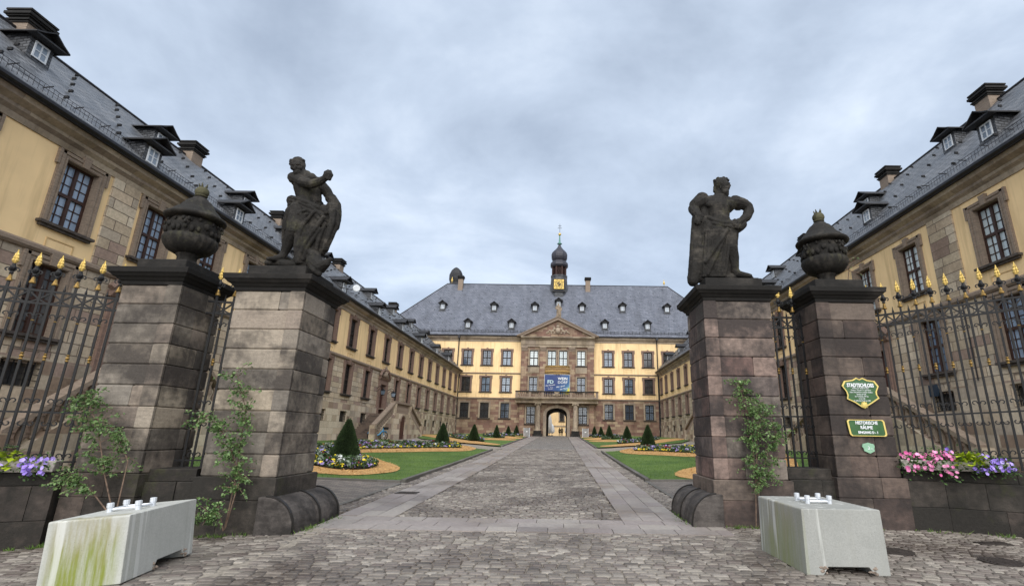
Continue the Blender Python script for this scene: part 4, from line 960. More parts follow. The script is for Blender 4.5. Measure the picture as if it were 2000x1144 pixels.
# ------------------------------------------------------------------ statues: modelled as one body, then fused and weathered
def capsule(mb, a, b, ra, rb, n=10):
    a = Vector(a); b = Vector(b); d = b - a
    if d.length < 1e-5: mb.ball(a, ra, n, 8); return
    pts = []; rs = []
    d.normalize()
    for k in range(4): w = math.pi / 2 * (1 - k / 3.0); pts.append(a - d * ra * math.sin(w)); rs.append(max(.002, ra * math.cos(w)))
    for k in range(4): w = math.pi / 2 * (k / 3.0); pts.append(b + d * rb * math.sin(w)); rs.append(max(.002, rb * math.cos(w)))
    mb.tube(pts, rs, n)
def sculpt(name, chains, balls, conv, mpp, parent, mat, vox=.02, amp=.012):
    mb = MB()
    for ch in chains:
        for p, q in zip(ch, ch[1:]): capsule(mb, conv(*p[:3]), conv(*q[:3]), p[3] * mpp, q[3] * mpp)
    for b in balls: 
        r = b[3] * mpp if not isinstance(b[3], tuple) else tuple(k * mpp for k in b[3]); mb.ball(conv(*b[:3]), r, 12, 8)
    o = mb.build(name + '_raw', mat, None)
    md = o.modifiers.new('r', 'REMESH'); md.mode = 'VOXEL'; md.voxel_size = vox
    sm = o.modifiers.new('s', 'SMOOTH'); sm.factor = .5; sm.iterations = 1
    bpy.context.view_layer.update()
    me = bpy.data.meshes.new_from_object(o.evaluated_get(bpy.context.evaluated_depsgraph_get())); bpy.data.objects.remove(o)
    cs = [v.co.copy() for v in me.vertices]; ns = [v.normal.copy() for v in me.vertices]; fl = []
    for c, n in zip(cs, ns): fl += list(c + n * (mnoise.noise(c * 9) * .6 + mnoise.noise(c * 24) * .4) * amp)
    me.vertices.foreach_set('co', fl)
    me.polygons.foreach_set('use_smooth', [True] * len(me.polygons)); me.materials.clear(); me.materials.append(mat); me.name = name
    r = bpy.data.objects.new(name, me); COL.objects.link(r); r.parent = parent; r.location = -parent_world(parent); return r
rs = random.Random(11)
def statue_left():
    t = thing('statue', 'weathered stone statue of a draped man stretching one arm across his chest', 'statue', (-5.4, 9.5, zLS), 0, 'statues on the inner gate piers')
    cv = lambda x, y, d: at(400 + x / 3.574, 280 + y / 3.574, 9.5 + d)
    body = [[(705, 450, 0, 76), (712, 390, 0, 66), (705, 300, 0, 84), (690, 255, 0, 76)],
        [(655, 262, -.02, 52), (735, 258, -.02, 56)], [(690, 245, -.02, 38), (668, 190, -.06, 34)],
        [(622, 240, -.02, 44), (690, 275, -.22, 38), (745, 285, -.27, 33), (800, 268, -.29, 30), (838, 246, -.3, 23), (856, 226, -.3, 30)],
        [(870, 250, -.33, 12), (886, 222, -.33, 11), (876, 196, -.3, 11)], [(858, 248, -.35, 11), (872, 215, -.36, 11), (860, 192, -.32, 11)], [(846, 240, -.35, 10), (856, 212, -.37, 10), (848, 196, -.33, 9)], [(835, 225, -.33, 11), (842, 202, -.31, 11)],
        [(790, 275, .03, 44), (845, 330, .08, 38), (878, 380, .08, 32), (890, 430, -.02, 27), (880, 480, -.1, 24)],
        [(665, 470, -.04, 74), (635, 560, -.14, 58), (618, 610, -.17, 48), (590, 680, -.1, 42), (558, 760, -.06, 27), (535, 795, -.08, 26), (480, 806, -.22, 20), (445, 806, -.3, 14)],
        [(745, 480, .04, 74), (742, 640, -.04, 54), (690, 760, 0, 42), (640, 835, .02, 36)]]
    cloth = [[(602, 376, -.06, 13), (650, 390, -.18, 16), (720, 414, -.23, 18), (790, 448, -.2, 18), (838, 488, -.1, 18)], [(600, 398, -.05, 13), (655, 412, -.18, 16), (735, 442, -.23, 17), (815, 500, -.16, 18)], [(602, 424, -.05, 13), (660, 436, -.18, 15), (735, 470, -.22, 17), (810, 540, -.15, 18)], [(610, 446, -.04, 12), (670, 462, -.18, 14), (740, 500, -.2, 15), (800, 575, -.15, 15)],
        [(612, 400, .05, 40), (640, 440, .1, 60), (760, 440, .1, 70)],
        [(615, 480, .0, 52), (580, 570, .03, 40), (556, 650, .05, 20), (545, 690, .05, 10)], [(650, 480, -.14, 30), (600, 540, -.16, 26), (570, 600, -.1, 16)],
        [(700, 480, -.08, 50), (690, 640, -.05, 46), (690, 820, .03, 44)], [(770, 510, -.08, 52), (765, 640, -.05, 54), (745, 800, .02, 46)], [(825, 540, -.03, 46), (835, 640, -.02, 46), (815, 750, .02, 34)],
        [(830, 515, -.22, 16), (760, 610, -.24, 16), (700, 700, -.2, 15), (650, 825, -.12, 16)], [(800, 600, -.2, 15), (720, 720, -.18, 14), (690, 810, -.12, 14)], [(700, 500, -.24, 14), (680, 600, -.2, 14), (690, 700, -.16, 12), (720, 800, -.12, 14)],
        [(840, 560, -.15, 14), (790, 680, -.16, 14), (770, 770, -.1, 14)], [(690, 470, -.25, 14), (610, 520, -.22, 13), (570, 600, -.12, 10)], [(760, 480, -.25, 12), (690, 560, -.25, 12), (660, 640, -.22, 10)],
        [(880, 385, .04, 40), (918, 430, .02, 32), (930, 500, 0, 26), (920, 590, 0, 20)], [(890, 450, .03, 46), (890, 540, .03, 42), (870, 640, .03, 36), (840, 730, .02, 24)], [(905, 470, -.12, 15), (895, 560, -.12, 15), (860, 660, -.1, 14), (830, 720, -.08, 12)], [(925, 480, -.06, 14), (930, 570, -.05, 13), (890, 650, -.05, 12)],
        [(765, 770, -.05, 38), (765, 830, -.14, 56), (800, 865, -.22, 46), (845, 838, -.28, 30), (872, 812, -.3, 16)], [(740, 830, -.2, 30), (770, 890, -.25, 34), (798, 912, -.26, 18)], [(730, 740, -.1, 22), (760, 790, -.2, 26)],
        [(765, 300, .02, 40), (775, 350, .02, 38), (780, 400, .02, 36)], [(835, 470, .03, 44), (852, 560, .03, 48), (846, 650, .03, 44), (835, 740, .03, 28)],
        [(440, 832, -.1, 22), (520, 835, -.1, 30), (620, 850, 0, 32), (720, 850, 0, 34)]]
    for k in range(10): cloth.append([(655 + 18 * k, 478 + 9 * k, -.245 + .004 * k * k, 9 + 3 * (k % 2)), (640 + 17 * k + 10 * math.sin(k * 2.3), 600 + 5 * k, -.22 + .010 * k, 10 + 4 * (k % 2)), (628 + 16 * k + 8 * math.sin(k * 1.7), 720, -.2 + .014 * k, 11 + 3 * (k % 2)), (640 + 14 * k, 830, -.13 + .012 * k, 12)])
    for k in range(5): cloth.append([(875 + 12 * k, 420 + 8 * k, -.13 + .02 * k, 9), (880 + 11 * k, 530, -.14 + .025 * k, 11), (850 + 12 * k, 640, -.12 + .02 * k, 10), (826 + 8 * k, 740, -.09 + .02 * k, 8)])
    head = [(650, 150, -.06, (52, 52, 62)), (655, 165, -.1, (44, 44, 50)), (634, 165, -.245, 11), (628, 178, -.235, 13), (617, 148, -.205, (18, 10, 7)), (655, 146, -.225, (18, 10, 7)), (612, 172, -.17, 16), (662, 175, -.2, 18), (648, 192, -.22, (16, 10, 6)), (642, 203, -.19, 20), (662, 208, -.16, 24)]
    balls = head + [(608 + 8.5 * k + rs.uniform(-3, 3), 106 + 1.3 * (k - 5) ** 2 * .6 + rs.uniform(-3, 3), -.1 + .03 * (k % 3), 12) for k in range(11)] + [(684 + rs.uniform(-5, 4), 122 + 9 * k, -.04 + .03 * (k % 2), 15) for k in range(9)] + [(600 + rs.uniform(-6, 8), 120 + 8 * k, -.05, 13) for k in range(4)]
    sculpt('figure', body + cloth, balls, cv, .00293, t, M['statue'], .011, .008)
def statue_right():
    t = thing('statue', 'weathered stone statue of a bearded man resting on a tall club', 'statue', (3.62, 10.6, zRS), 0, 'statues on the inner gate piers')
    cv = lambda x, y, d: at(1300 + x / 4.2375, 330 + y / 4.2375, 10.6 + d)
    body = [[(440, 480, 0, 104), (432, 400, -.02, 90), (432, 330, -.02, 98), (440, 285, 0, 86)], [(375, 292, 0, 74), (505, 296, 0, 74)], [(445, 255, 0, 52), (452, 190, -.02, 44)],
        [(300, 268, 0, 60), (262, 290, 0, 56), (232, 330, .02, 46), (250, 365, -.12, 38), (272, 392, -.2, 33)],
        [(252, 395, -.24, 11), (246, 425, -.25, 10), (244, 445, -.24, 9)], [(266, 400, -.26, 11), (262, 432, -.27, 10), (262, 456, -.26, 9)], [(282, 400, -.26, 11), (280, 430, -.27, 10), (281, 452, -.26, 9)], [(296, 392, -.24, 10), (297, 418, -.25, 9), (299, 436, -.24, 8)], [(296, 372, -.22, 11), (312, 392, -.22, 9)],
        [(575, 275, 0, 58), (630, 285, .03, 48), (678, 312, .05, 42), (690, 345, .04, 42), (672, 395, -.04, 38), (630, 430, -.14, 32), (595, 448, -.2, 34)],
        [(575, 430, -.27, 11), (555, 452, -.29, 10), (558, 474, -.27, 9)], [(590, 436, -.28, 11), (574, 462, -.3, 10), (578, 484, -.28, 9)], [(606, 442, -.27, 11), (594, 470, -.3, 10), (598, 490, -.28, 9)], [(620, 450, -.25, 10), (612, 476, -.28, 9), (616, 492, -.26, 8)], [(572, 420, -.22, 11), (552, 430, -.24, 9)],
        [(520, 500, -.02, 84), (530, 590, -.1, 66), (538, 645, -.14, 54), (552, 740, -.06, 52), (572, 840, -.05, 34), (600, 868, -.08, 30), (660, 880, -.2, 24), (700, 884, -.26, 16)],
        [(390, 500, 0, 84), (390, 700, 0, 70), (380, 870, 0, 46)]]
    club = [[(262, 405, -.1, 44), (252, 640, -.08, 50), (240, 860, -.06, 52), (228, 925, -.06, 46)], [(232, 520, -.16, 16), (228, 640, -.14, 16), (214, 800, -.12, 16)], [(290, 560, -.18, 14), (284, 700, -.17, 14), (276, 860, -.14, 14)]]
    cloth = [[(325, 392, -.06, 16), (390, 420, -.2, 19), (470, 446, -.24, 20), (560, 452, -.24, 22), (640, 466, -.12, 26)], [(325, 420, -.06, 16), (395, 450, -.2, 18), (470, 470, -.23, 20), (560, 476, -.22, 24)], [(326, 448, -.06, 15), (400, 482, -.19, 17), (480, 498, -.21, 18), (560, 500, -.19, 20)], [(320, 350, -.02, 34), (316, 430, 0, 50), (320, 520, 0, 60)],
        [(540, 480, -.2, 36), (600, 490, -.16, 38), (640, 460, -.12, 34)], [(345, 500, -.02, 78), (335, 700, -.02, 74), (325, 880, 0, 52)], [(430, 520, -.05, 84), (425, 700, -.04, 70), (420, 880, 0, 52)], [(490, 560, -.02, 70), (490, 720, 0, 56), (490, 880, 0, 44)],
        [(510, 500, -.30, 18), (455, 590, -.31, 18), (390, 680, -.27, 17), (330, 770, -.24, 15)], [(490, 560, -.28, 16), (445, 660, -.275, 16), (390, 780, -.24, 15), (350, 870, -.19, 14)], [(460, 640, -.22, 14), (430, 760, -.2, 14), (420, 880, -.14, 14)], [(340, 440, -.18, 15), (350, 540, -.2, 15), (380, 600, -.22, 14), (430, 560, -.25, 13)],
        [(330, 520, -.2, 13), (350, 610, -.21, 13), (330, 680, -.19, 12)], [(310, 640, -.18, 14), (305, 760, -.17, 14), (300, 880, -.12, 14)], [(480, 700, -.18, 13), (470, 800, -.16, 13), (475, 890, -.12, 13)],
        [(600, 300, .03, 46), (660, 280, .05, 30), (700, 320, .06, 24)], [(300, 245, 0, 54), (230, 290, .03, 34)], [(220, 900, -.05, 40), (330, 900, 0, 44), (480, 900, 0, 44), (700, 905, 0, 26)]]
    for k in range(11): cloth.append([(338 + 20 * k, 505 + 4 * math.sin(k), -.25 - .045 * math.sin(k * .3), 8 + 3 * (k % 2)), (326 + 19 * k + 9 * math.sin(k * 2.1), 640, -.235 - .02 * math.sin(k * .3), 9 + 4 * (k % 2)), (318 + 19 * k + 8 * math.sin(k * 1.3), 770, -.225, 10 + 3 * (k % 2)), (312 + 18 * k, 885, -.165, 11)])
    head = [(458, 135, -.02, (60, 64, 68)), (490, 145, -.1, (42, 40, 54)), (528, 138, -.17, 12), (522, 150, -.17, 13), (512, 118, -.18, (24, 12, 8)), (500, 160, -.16, 22), (505, 172, -.18, (18, 12, 7)), (497, 192, -.15, 28), (505, 208, -.15, 20), (480, 185, -.12, 26), (455, 155, -.19, (8, 12, 18))]
    balls = head + [(408 + 9.5 * k + rs.uniform(-6, 6), 92 - 12 * math.sin(k / 11 * 3.14) + rs.uniform(-6, 6), -.06 + .03 * (k % 3), 15) for k in range(12)] + [(412 + rs.uniform(-4, 4), 104 + 10 * k, -.03 + .03 * (k % 2), 16) for k in range(9)] + [(395, 296, -.15, (60, 30, 32)), (488, 294, -.15, (60, 30, 32))]
    sculpt('figure', body + club + cloth, balls, cv, .00283, t, M['statue'], .011, .008)
statue_left(); statue_right()
def statue_pediment():
    z0 = 21.1; t = thing('statue', 'small pale stone statue on the tip of the palace pediment', 'statue', (CX, 84.2, z0))
    cv = lambda x, y, d: Vector((CX + x, 84.2 + d, z0 + y))
    ch = [[(0, 1.0, 0, .3), (0, 1.7, 0, .28), (0, 1.95, 0, .26)], [(0, 2.05, 0, .1), (0, 2.3, -.03, .17)], [(-.25, 1.9, 0, .13), (-.45, 1.5, -.1, .11), (-.15, 1.3, -.3, .09)], [(.25, 1.9, 0, .13), (.5, 1.6, 0, .11), (.55, 1.2, -.1, .1)], [(-.12, .95, 0, .2), (-.15, .1, -.05, .15)], [(.14, .95, -.05, .2), (.2, .5, -.1, .17), (.2, .1, -.05, .12)], [(.3, 1.2, .05, .2), (.35, .2, .05, .2)], [(-.3, .1, 0, .15), (.4, .1, 0, .15)]]
    sculpt('figure', ch, [], cv, 1.0, t, crust('pale_pediment_statue', (.27, .21, .15), (.08, .065, .05), .4, 3, .3), .06, .02)
    m = MB(); m.box(CX - .45, CX + .45, 83.8, 84.6, z0 - .35, z0 + .05); m.build('plinth', M['frame_grey'], t)
statue_pediment()
# ------------------------------------------------------------------ wrought iron fences
def scroll_pts(x, z, sgn, r, up=1, y=0.0):
    pts = [(x, y, z)]
    for k in range(15):
        a = k / 14 * 4.6; rr = r * (1 - .55 * k / 14)
        pts.append((x + sgn * (r * 1.15 - rr * math.cos(a)), y, z + up * (rr * math.sin(a) * 1.0 + r * .25)))
    return pts
def tall_bar(zb, zt):
    m = MB(); m.box(-.018, .018, -.018, .018, zb, zt - .02)
    for s in (-1, 1):
        m.tube(scroll_pts(s * .012, 4.43, s, .045), .013, 4); m.tube([(s * .01, 0, 4.40), (s * .05, 0, 4.44), (s * .03, 0, 4.50)], .012, 4)
    m.lathe([(.02, 4.36), (.034, 4.38), (.02, 4.41), (.045, 4.45), (.05, 4.48), (.03, 4.52), (.022, 4.56)], 8)
    m.lathe([(.015, 1.28), (.028, 1.30), (.015, 1.33)], 6)
    o = m.build('bar', M['iron'], None)
    g1 = MB(); vs = []; 
    prof = [(.004, 4.55), (.028, 4.575), (.050, 4.615), (.038, 4.64), (.045, 4.67), (.029, 4.70), (.034, 4.725), (.016, 4.76), (.004, 4.82)]
    g1.lathe(prof, 12, mod=lambda a, z, j: .42 + .58 * abs(math.cos(a)) ** .7 * (1 + .14 * math.sin(a * 5 + j * 2.1)))
    g1.build('spearhead', M['gold'], o, local=True)
    g2 = MB(); g2.lathe([(.045, 4.24), (.047, 4.255), (.03, 4.30), (.02, 4.36)], 8); g2.build('gilded_bell', M['gold_dull'], o, local=True)
    return o
def short_bar(zb):
    m = MB(); m.box(-.016, .016, -.016, .016, zb, 4.14)
    m.lathe([(.008, 4.12), (.022, 4.16), (.012, 4.2), (.003, 4.27)], 6)
    for z, up in ((3.66, 1), (2.20, 1), (1.86, -1), (1.30, 1)):
        for s in (-1, 1): m.tube(scroll_pts(s * .014, z, s, .046, up), .012, 4)
        m.lathe([(.013, z - .05), (.026, z - .04), (.016, z - .02), (.024, z), (.012, z + .02)], 6)
    o = m.build('bar', M['iron'], None)
    c = MB(); c.lathe([(.014, 2.89), (.03, 2.91), (.018, 2.93), (.034, 2.96), (.018, 2.99), (.03, 3.01), (.014, 3.03)], 8); c.build('collar', M['gold_dull'], o, local=True)
    c = MB(); c.lathe([(.016, 3.57), (.03, 3.585), (.016, 3.60)], 8); c.build('collar', M['gold_dull'], o, local=True)
    return o
TB = tall_bar(1.0, 4.56); SB = short_bar(1.0); usedb = {}
M['spear_dark'] = plain('ungilded_spearhead', (.13, .12, .09), .5, .5)
def fence(path, step, label, dz=0.0, rise=0.0, nodark=True, loc=None):
    pts = [Vector((x, y, 0)) for x, y in path]; L = [0]
    for a, b in zip(pts, pts[1:]): L.append(L[-1] + (b - a).length)
    def pos(d):
        for i in range(len(pts) - 1):
            if d <= L[i + 1] or i == len(pts) - 2:
                u = (d - L[i]) / (L[i + 1] - L[i]); return pts[i].lerp(pts[i + 1], u), (pts[i + 1] - pts[i])
    dzf = lambda d: dz + rise * min(d, 3.2)
    t = thing('iron_fence', label, 'fence', (path[0][0], path[0][1], 1.0), 0, 'wrought iron fences between and beside the gate piers')
    base = parent_world(t); d = step * .45; k = 0; first = True
    while d < L[-1]:
        p, dr = pos(d); rz = math.atan2(dr.y, dr.x)
        proto = TB if k % 2 == 0 else SB
        o = proto if not usedb.get(proto.name) else copy_tree(proto); usedb[proto.name] = True
        o.parent = t; o.location = Vector((p.x, p.y, dzf(d))) - base; o.rotation_euler = (0, 0, rz)
        d += step / 2; k += 1
    nseg = max(2, int(L[-1] / .3))
    for z, r in ((2.03, .022), (3.89, .024), (4.12, .027), (1.22, .018)):
        m = MB(); m.tube([tuple(pos(L[-1] * i / nseg)[0] + Vector((0, 0, z + dzf(L[-1] * i / nseg)))) for i in range(nseg + 1)], r, 4)
        m.build('rail', M['iron'], t)
    m = MB(); d = step * .45; k = 0                          # ogee arcs between the two upper rails
    while d < L[-1] - step * .5:
        for (z0, z1) in ((3.90, 4.11), (4.11, 3.90)):
            q = []
            for i in range(7):
                u = i / 6; p, _ = pos(d + step * u); zz = z0 + (z1 - z0) * (u ** 1.6 if z1 > z0 else 1 - (1 - u) ** 1.6)
                q.append((p.x, p.y, zz + dzf(d + step * u)))
            m.tube(q, .018, 4)
        d += step
    m.build('ornament_arc', M['iron'], t)
    return t
fence([(6.5, 10.5), (8.3, 9.45), (10.8, 7.9), (13.4, 6.9), (16.2, 6.5)], .275, 'long black iron fence with gilded spearheads behind the pink petunias', 0, .05)
fence([(-7.98, 9.22), (-9.7, 8.30), (-12.4, 6.8), (-14.5, 5.6), (-17.0, 5.0)], .30, 'long black iron fence with gilded spearheads beside the urn pier with yellow flowers', -.20, .0)
fence([(4.33, 10.62), (5.2, 10.62)], .29, 'narrow iron fence between the bearded statue pier and the signed pier', 0)
fence([(-6.80, 9.25), (-6.12, 9.42)], .30, 'narrow iron fence between the urn pier and the pointing statue pier', -.16)
# ------------------------------------------------------------------ low walls carrying the fences
def lowwall(path, zb, zt, label, thick=.55, seed=1, mat='wall_old', cope=True):
    r = random.Random(seed)
    t = thing('gate_wall', label, 'wall', (path[0][0], path[0][1], zb))
    m = MB(); P3 = [Vector((x, y, 0)) for x, y in path]
    hs = [zb - .3, zb + (zt - .2 - zb) * .48, zt - .2] + ([zt] if cope else [])
    for ci, (z0, z1) in enumerate(zip(hs, hs[1:])):
        for a, b in zip(P3, P3[1:]):
            n = Vector((-(b - a).y, (b - a).x, 0)).normalized(); L = (b - a).length; d = 0 if ci % 2 == 0 else -.4
            off = 0.0 if ci < 2 else .07
            while d < L:
                l = r.uniform(.75, 1.15); s, e = max(0, d), min(L, d + l); d += l
                if e - s < .05: continue
                dirv = (b - a).normalized(); p, q = a + dirv * (s + .004), a + dirv * (e - .004)
                if n.y < 0: n = -n
                j = r.uniform(-.012, .012) + off
                c = [p + n * j, q + n * j, q + n * thick, p + n * thick]; ch = .014
                top = [c[0] + n * ch, c[1] + n * ch, c[2], c[3]]
                z0_, z1_ = z0 + .004, z1 - .004; tn = r.random()
                vs = [(v.x, v.y, z0_) for v in c] + [(v.x, v.y, z1_ - ch) for v in c] + [(v.x, v.y, z1_) for v in top]
                m.add(vs, [(3, 2, 1, 0), (8, 9, 10, 11)] + [(k * 4 + i, k * 4 + (i + 1) % 4, k * 4 + 4 + (i + 1) % 4, k * 4 + 4 + i) for k in range(2) for i in range(4)], tn)
    m.build('masonry', M[mat], t, fix=False)
    return t
lowwall([(6.49, 9.97), (7.15, 9.90), (8.2, 9.32), (10.9, 7.6), (13.5, 6.6), (16.3, 6.2)], .0, 1.07, 'mossy low stone wall below the pink petunias', seed=4)
lowwall([(-17.1, 4.6), (-14.8, 5.0), (-12.8, 5.9), (-9.7, 7.72), (-8.0, 8.42)], -.28, .9, 'mossy low stone wall behind the green stained concrete block', seed=9)
lowwall([(4.36, 10.04), (5.19, 10.04)], .0, 1.05, 'short low wall between the bearded statue pier and the signed pier', .75, seed=3)
lowwall([(-6.79, 8.68), (-6.11, 8.85)], -.15, .95, 'short low wall between the urn pier and the pointing statue pier', .75, seed=6)
# ------------------------------------------------------------------ wheel guard stones
def guard(xc, rx, sgn, y0, y1, label, zg):
    t = thing('wheel_guard', label, 'guard stone', (xc + sgn * rx * .5, y0, zg), 0, 'rounded wheel guards at the gate piers')
    N = 12; m = MB()
    prof = [(xc - sgn * .12, zg - .1)] + [(xc + sgn * rx * math.cos(math.pi / 2 * (1 - k / N)), zg + .02 + .54 * math.sin(math.pi / 2 * (1 - k / N)) ** .9) for k in range(N + 1)] + [(xc + sgn * rx, zg - .1)]
    prof = [(xc - sgn * .12, zg - .1), (xc - sgn * .12, zg + .56)] + prof[1:]
    Q = lambda x, z, y: (x, y, z)
    cuts = [y0, y0 + (y1 - y0) * .5, y1]
    for a, b in zip(cuts, cuts[1:]): m.prism(prof, a + .012, b - .012, P=Q)
    m.build('stone', M['guard'], t, bevel=.02)
    for y in (y0 + .05, cuts[1] + .1, y1 - .05):
        b = MB(); pr2 = [(xc + sgn * (rx + .012) * math.cos(math.pi / 2 * (1 - k / N)), zg + .02 + .555 * math.sin(math.pi / 2 * (1 - k / N)) ** .9) for k in range(N + 1)]
        for (p, q) in zip(pr2, pr2[1:]): b.hexa([(p[0], y - .03, p[1] - .01), (q[0], y - .03, q[1] - .01), (q[0], y + .03, q[1] - .01), (p[0], y + .03, p[1] - .01), (p[0], y - .03, p[1] + .01), (q[0], y - .03, q[1] + .01), (q[0], y + .03, q[1] + .01), (p[0], y + .03, p[1] + .01)])
        b.build('iron_strap', M['strap'], t)
M['strap'] = plain('dark_iron_strap', (.03, .028, .026), .5, .4)
guard(-4.80, .50, 1, 8.72, 10.55, 'dark rounded wheel guard at the foot of the pointing statue pier', -.02)
guard(2.90, .46, -1, 9.86, 11.7, 'dark rounded wheel guard at the foot of the bearded statue pier', .02)
# ------------------------------------------------------------------ concrete barrier blocks
def concrete_mat(name, algae, side, streak=.45, dim=1.0):
    m, nt, bs = newmat(name); oc = coords(nt); sp = nd(nt, 'ShaderNodeSeparateXYZ', Vector=oc)
    fine = noi(nt, oc, 55, 4, .7); mid = noi(nt, oc, 3.5, 5, .6)
    c = mixc(nt, mid, tuple(k * dim for k in (.36, .37, .345)), tuple(k * dim for k in (.50, .505, .475)))
    c = mixc(nt, .3, c, ramp(nt, fine, [(.3, .6), (.7, 1.3)]), 'MULTIPLY')
    st = noi(nt, mapv(nt, oc, (11, 11, .5)), 1.0, 3, .5)
    c = mixc(nt, mth(nt, 'MULTIPLY', ramp(nt, st, [(.5, 0.0), (.62, 1.0)]), streak), c, (.22, .215, .18))
    al = noi(nt, mapv(nt, oc, (5.5, 5.5, .9), (3, 1, 0)), 1.2, 5, .6)
    low = mth(nt, 'SUBTRACT', 1.0, mth(nt, 'MULTIPLY', sp.outputs[2], 1.1))
    face = mth(nt, 'LESS_THAN', sp.outputs[1] if side == 'y' else sp.outputs[0], -.52 if side == 'y' else -.47)
    am = mth(nt, 'MULTIPLY', ramp(nt, mth(nt, 'ADD', mth(nt, 'MULTIPLY', al, .75), mth(nt, 'MULTIPLY', low, .32)), [(.32, 0.0), (.56, 1.0)]), mth(nt, 'MULTIPLY', mth(nt, 'MULTIPLY', face, algae), ramp(nt, mth(nt, 'ADD', mth(nt, 'ABSOLUTE', sp.outputs[0 if side == 'y' else 1]), mth(nt, 'MULTIPLY', al, .12)), [(.33, 1.0), (.43, .1)] if side == 'y' else [(.3, 1.0), (.7, .3)])), True)
    am = mth(nt, 'MULTIPLY', am, ramp(nt, noi(nt, mapv(nt, oc, (14, 14, 1.1), (1, 4, 2)), 1.0, 5, .65), [(.36, .35), (.56, 1.0)]))
    gcol = mixc(nt, ramp(nt, mth(nt, 'ADD', mth(nt, 'MULTIPLY', al, .6), mth(nt, 'MULTIPLY', low, .4)), [(.42, 0.0), (.62, 1.0)]), (.245, .215, .105), (.19, .22, .035))
    c = mixc(nt, am, c, gcol)
    wst = noi(nt, mapv(nt, oc, (9, 9, .35), (7, 7, 2)), 1.0, 3)
    c = mixc(nt, mth(nt, 'MULTIPLY', ramp(nt, wst, [(.6, 0.0), (.66, 1.0)]), .6), c, (.62, .63, .6))
    v = nd(nt, 'ShaderNodeTexVoronoi', Vector=oc, Scale=30.0, Randomness=1.0).outputs['Distance']
    pit = ramp(nt, mth(nt, 'ADD', v, mth(nt, 'MULTIPLY', noi(nt, oc, 7, 3), .14)), [(.12, 0.0), (.18, 1.0)])
    c = mixc(nt, mth(nt, 'MULTIPLY', mth(nt, 'SUBTRACT', 1.0, pit), .7), c, (.12, .12, .11))
    setin(nt, bs, 'Base Color', c); setin(nt, bs, 'Roughness', .8); bump(nt, bs, mth(nt, 'ADD', mth(nt, 'MULTIPLY', fine, .4), pit), .35, .012); return m
M['zinc'] = plain('galvanised_bracket', (.66, .69, .73), .35, .35, var=.12)
M['rubble'] = plain('broken_concrete_edge', (.20, .16, .13), .9, var=.5, scale=20, bmp=.6)
def block(w, l, h, loc, rz, label, mat, notch):
    t = thing('concrete_block', label, 'concrete block', loc, rz, 'concrete barrier blocks before the gate')
    m = MB(); e = .015; a, b = notch[1:]; nh = .095
    # profile across the notch direction, extruded along the other axis, with draft
    if notch[0] == 'x': U, Vv = w, l
    else: U, Vv = l, w
    prof = [(-U / 2 - e, 0), (-U / 2 + a - .05, 0), (-U / 2 + a + .02, nh), (-U / 2 + b - .02, nh), (-U / 2 + b + .05, 0), (U / 2 + e, 0), (U / 2, h - .012), (U / 2 - .012, h), (-U / 2 + .012, h), (-U / 2, h - .012)]
    if notch[0] == 'x': P = lambda u, z, v: (u, v * (1 + .012 * (1 - z / h)), z)
    else: P = lambda u, z, v: (v * (1 + .012 * (1 - z / h)), u, z)
    m.prism(prof, -Vv / 2, Vv / 2, P=P)
    m.build('body', mat, t, local=True, bevel=.012)
    r = random.Random(int(w * 100)); rb = MB()
    for k in range(12):
        if k == 6: rb.build('chipped_edge', M['rubble'], t, local=True); rb = MB()
        u = -U / 2 + (a - .03, b + .03)[k // 6] + r.uniform(-.04, .04); z = r.uniform(.01, nh); p = P(u, z, -Vv / 2 if notch[0] == 'x' else Vv / 2)
        rb.ball(p, (r.uniform(.012, .035), r.uniform(.006, .012), r.uniform(.01, .022)), 6, 5)
    rb.build('chipped_edge', M['rubble'], t, local=True)
    f = MB(); q = .15
    pp = [(-q, -q), (q, -q), (q, q), (-q, q)]
    for i, (x, y) in enumerate(pp):
        f.lathe([(.03, h), (.03, h + .05), (.036, h + .055), (.036, h + .1), (.028, h + .105)], 10, (x, y, 0)); x2, y2 = pp[(i + 1) % 4]; f.tube([(x, y, h + .03), (x2, y2, h + .03)], .014, 6)
    f.build('lifting_bracket', M['zinc'], t, local=True)
    return t
block(1.0, 1.36, .75, (3.53, 7.48, .0), R(1.0), 'pale grey concrete block with a forklift notch before the reddish pier', concrete_mat('pitted_concrete', .6, 'x', .10, .70), ('x', .24, .78))
blk = block(.78, 1.44, .69, (-5.23, 6.66, -.055), R(10), 'pale concrete block with yellow green algae down its front', concrete_mat('algae_stained_concrete', 1.0, 'y', .15), ('y', .62, 1.2)); blk.rotation_euler = (0, R(-5), R(10))
# ------------------------------------------------------------------ signs on the dark pier
M['sign_green'] = plain('green_enamel', (.026, .095, .024), .3, var=.2, scale=10, spec=.5)
M['sign_yellow'] = plain('yellow_sign_border', (.66, .52, .16), .4, var=.1)
M['sign_pale'] = plain('faded_pale_green_enamel', (.24, .42, .29), .4, var=.15)
yS = 9.972
def plate(name, label, cx, cy, outline, scale, mat, border, dep=.02, cat='sign'):
    c = at(cx, cy, yS); t = thing(name, label, cat, c)
    pts = [((x) * scale, (y) * scale) for x, y in outline]
    m = MB(); m.prism(pts, 0, dep, P=lambda x, y, z: (x, -z, y)); m.build('plate', mat, t, local=True)
    if border:
        b = MB(); n = len(pts); ins = [(x * .915, y * .92) for x, y in pts]
        for i in range(n):
            k = (i + 1) % n
            b.add([(p[0], -dep + .001, p[1]) for p in (pts[i], pts[k], ins[k], ins[i])] + [(p[0], -dep - .009, p[1]) for p in (pts[i], pts[k], ins[k], ins[i])], [(0, 1, 2, 3), (4, 7, 6, 5), (0, 4, 5, 1), (2, 6, 7, 3)])
        b.build('border', border, t, local=True)
    return t
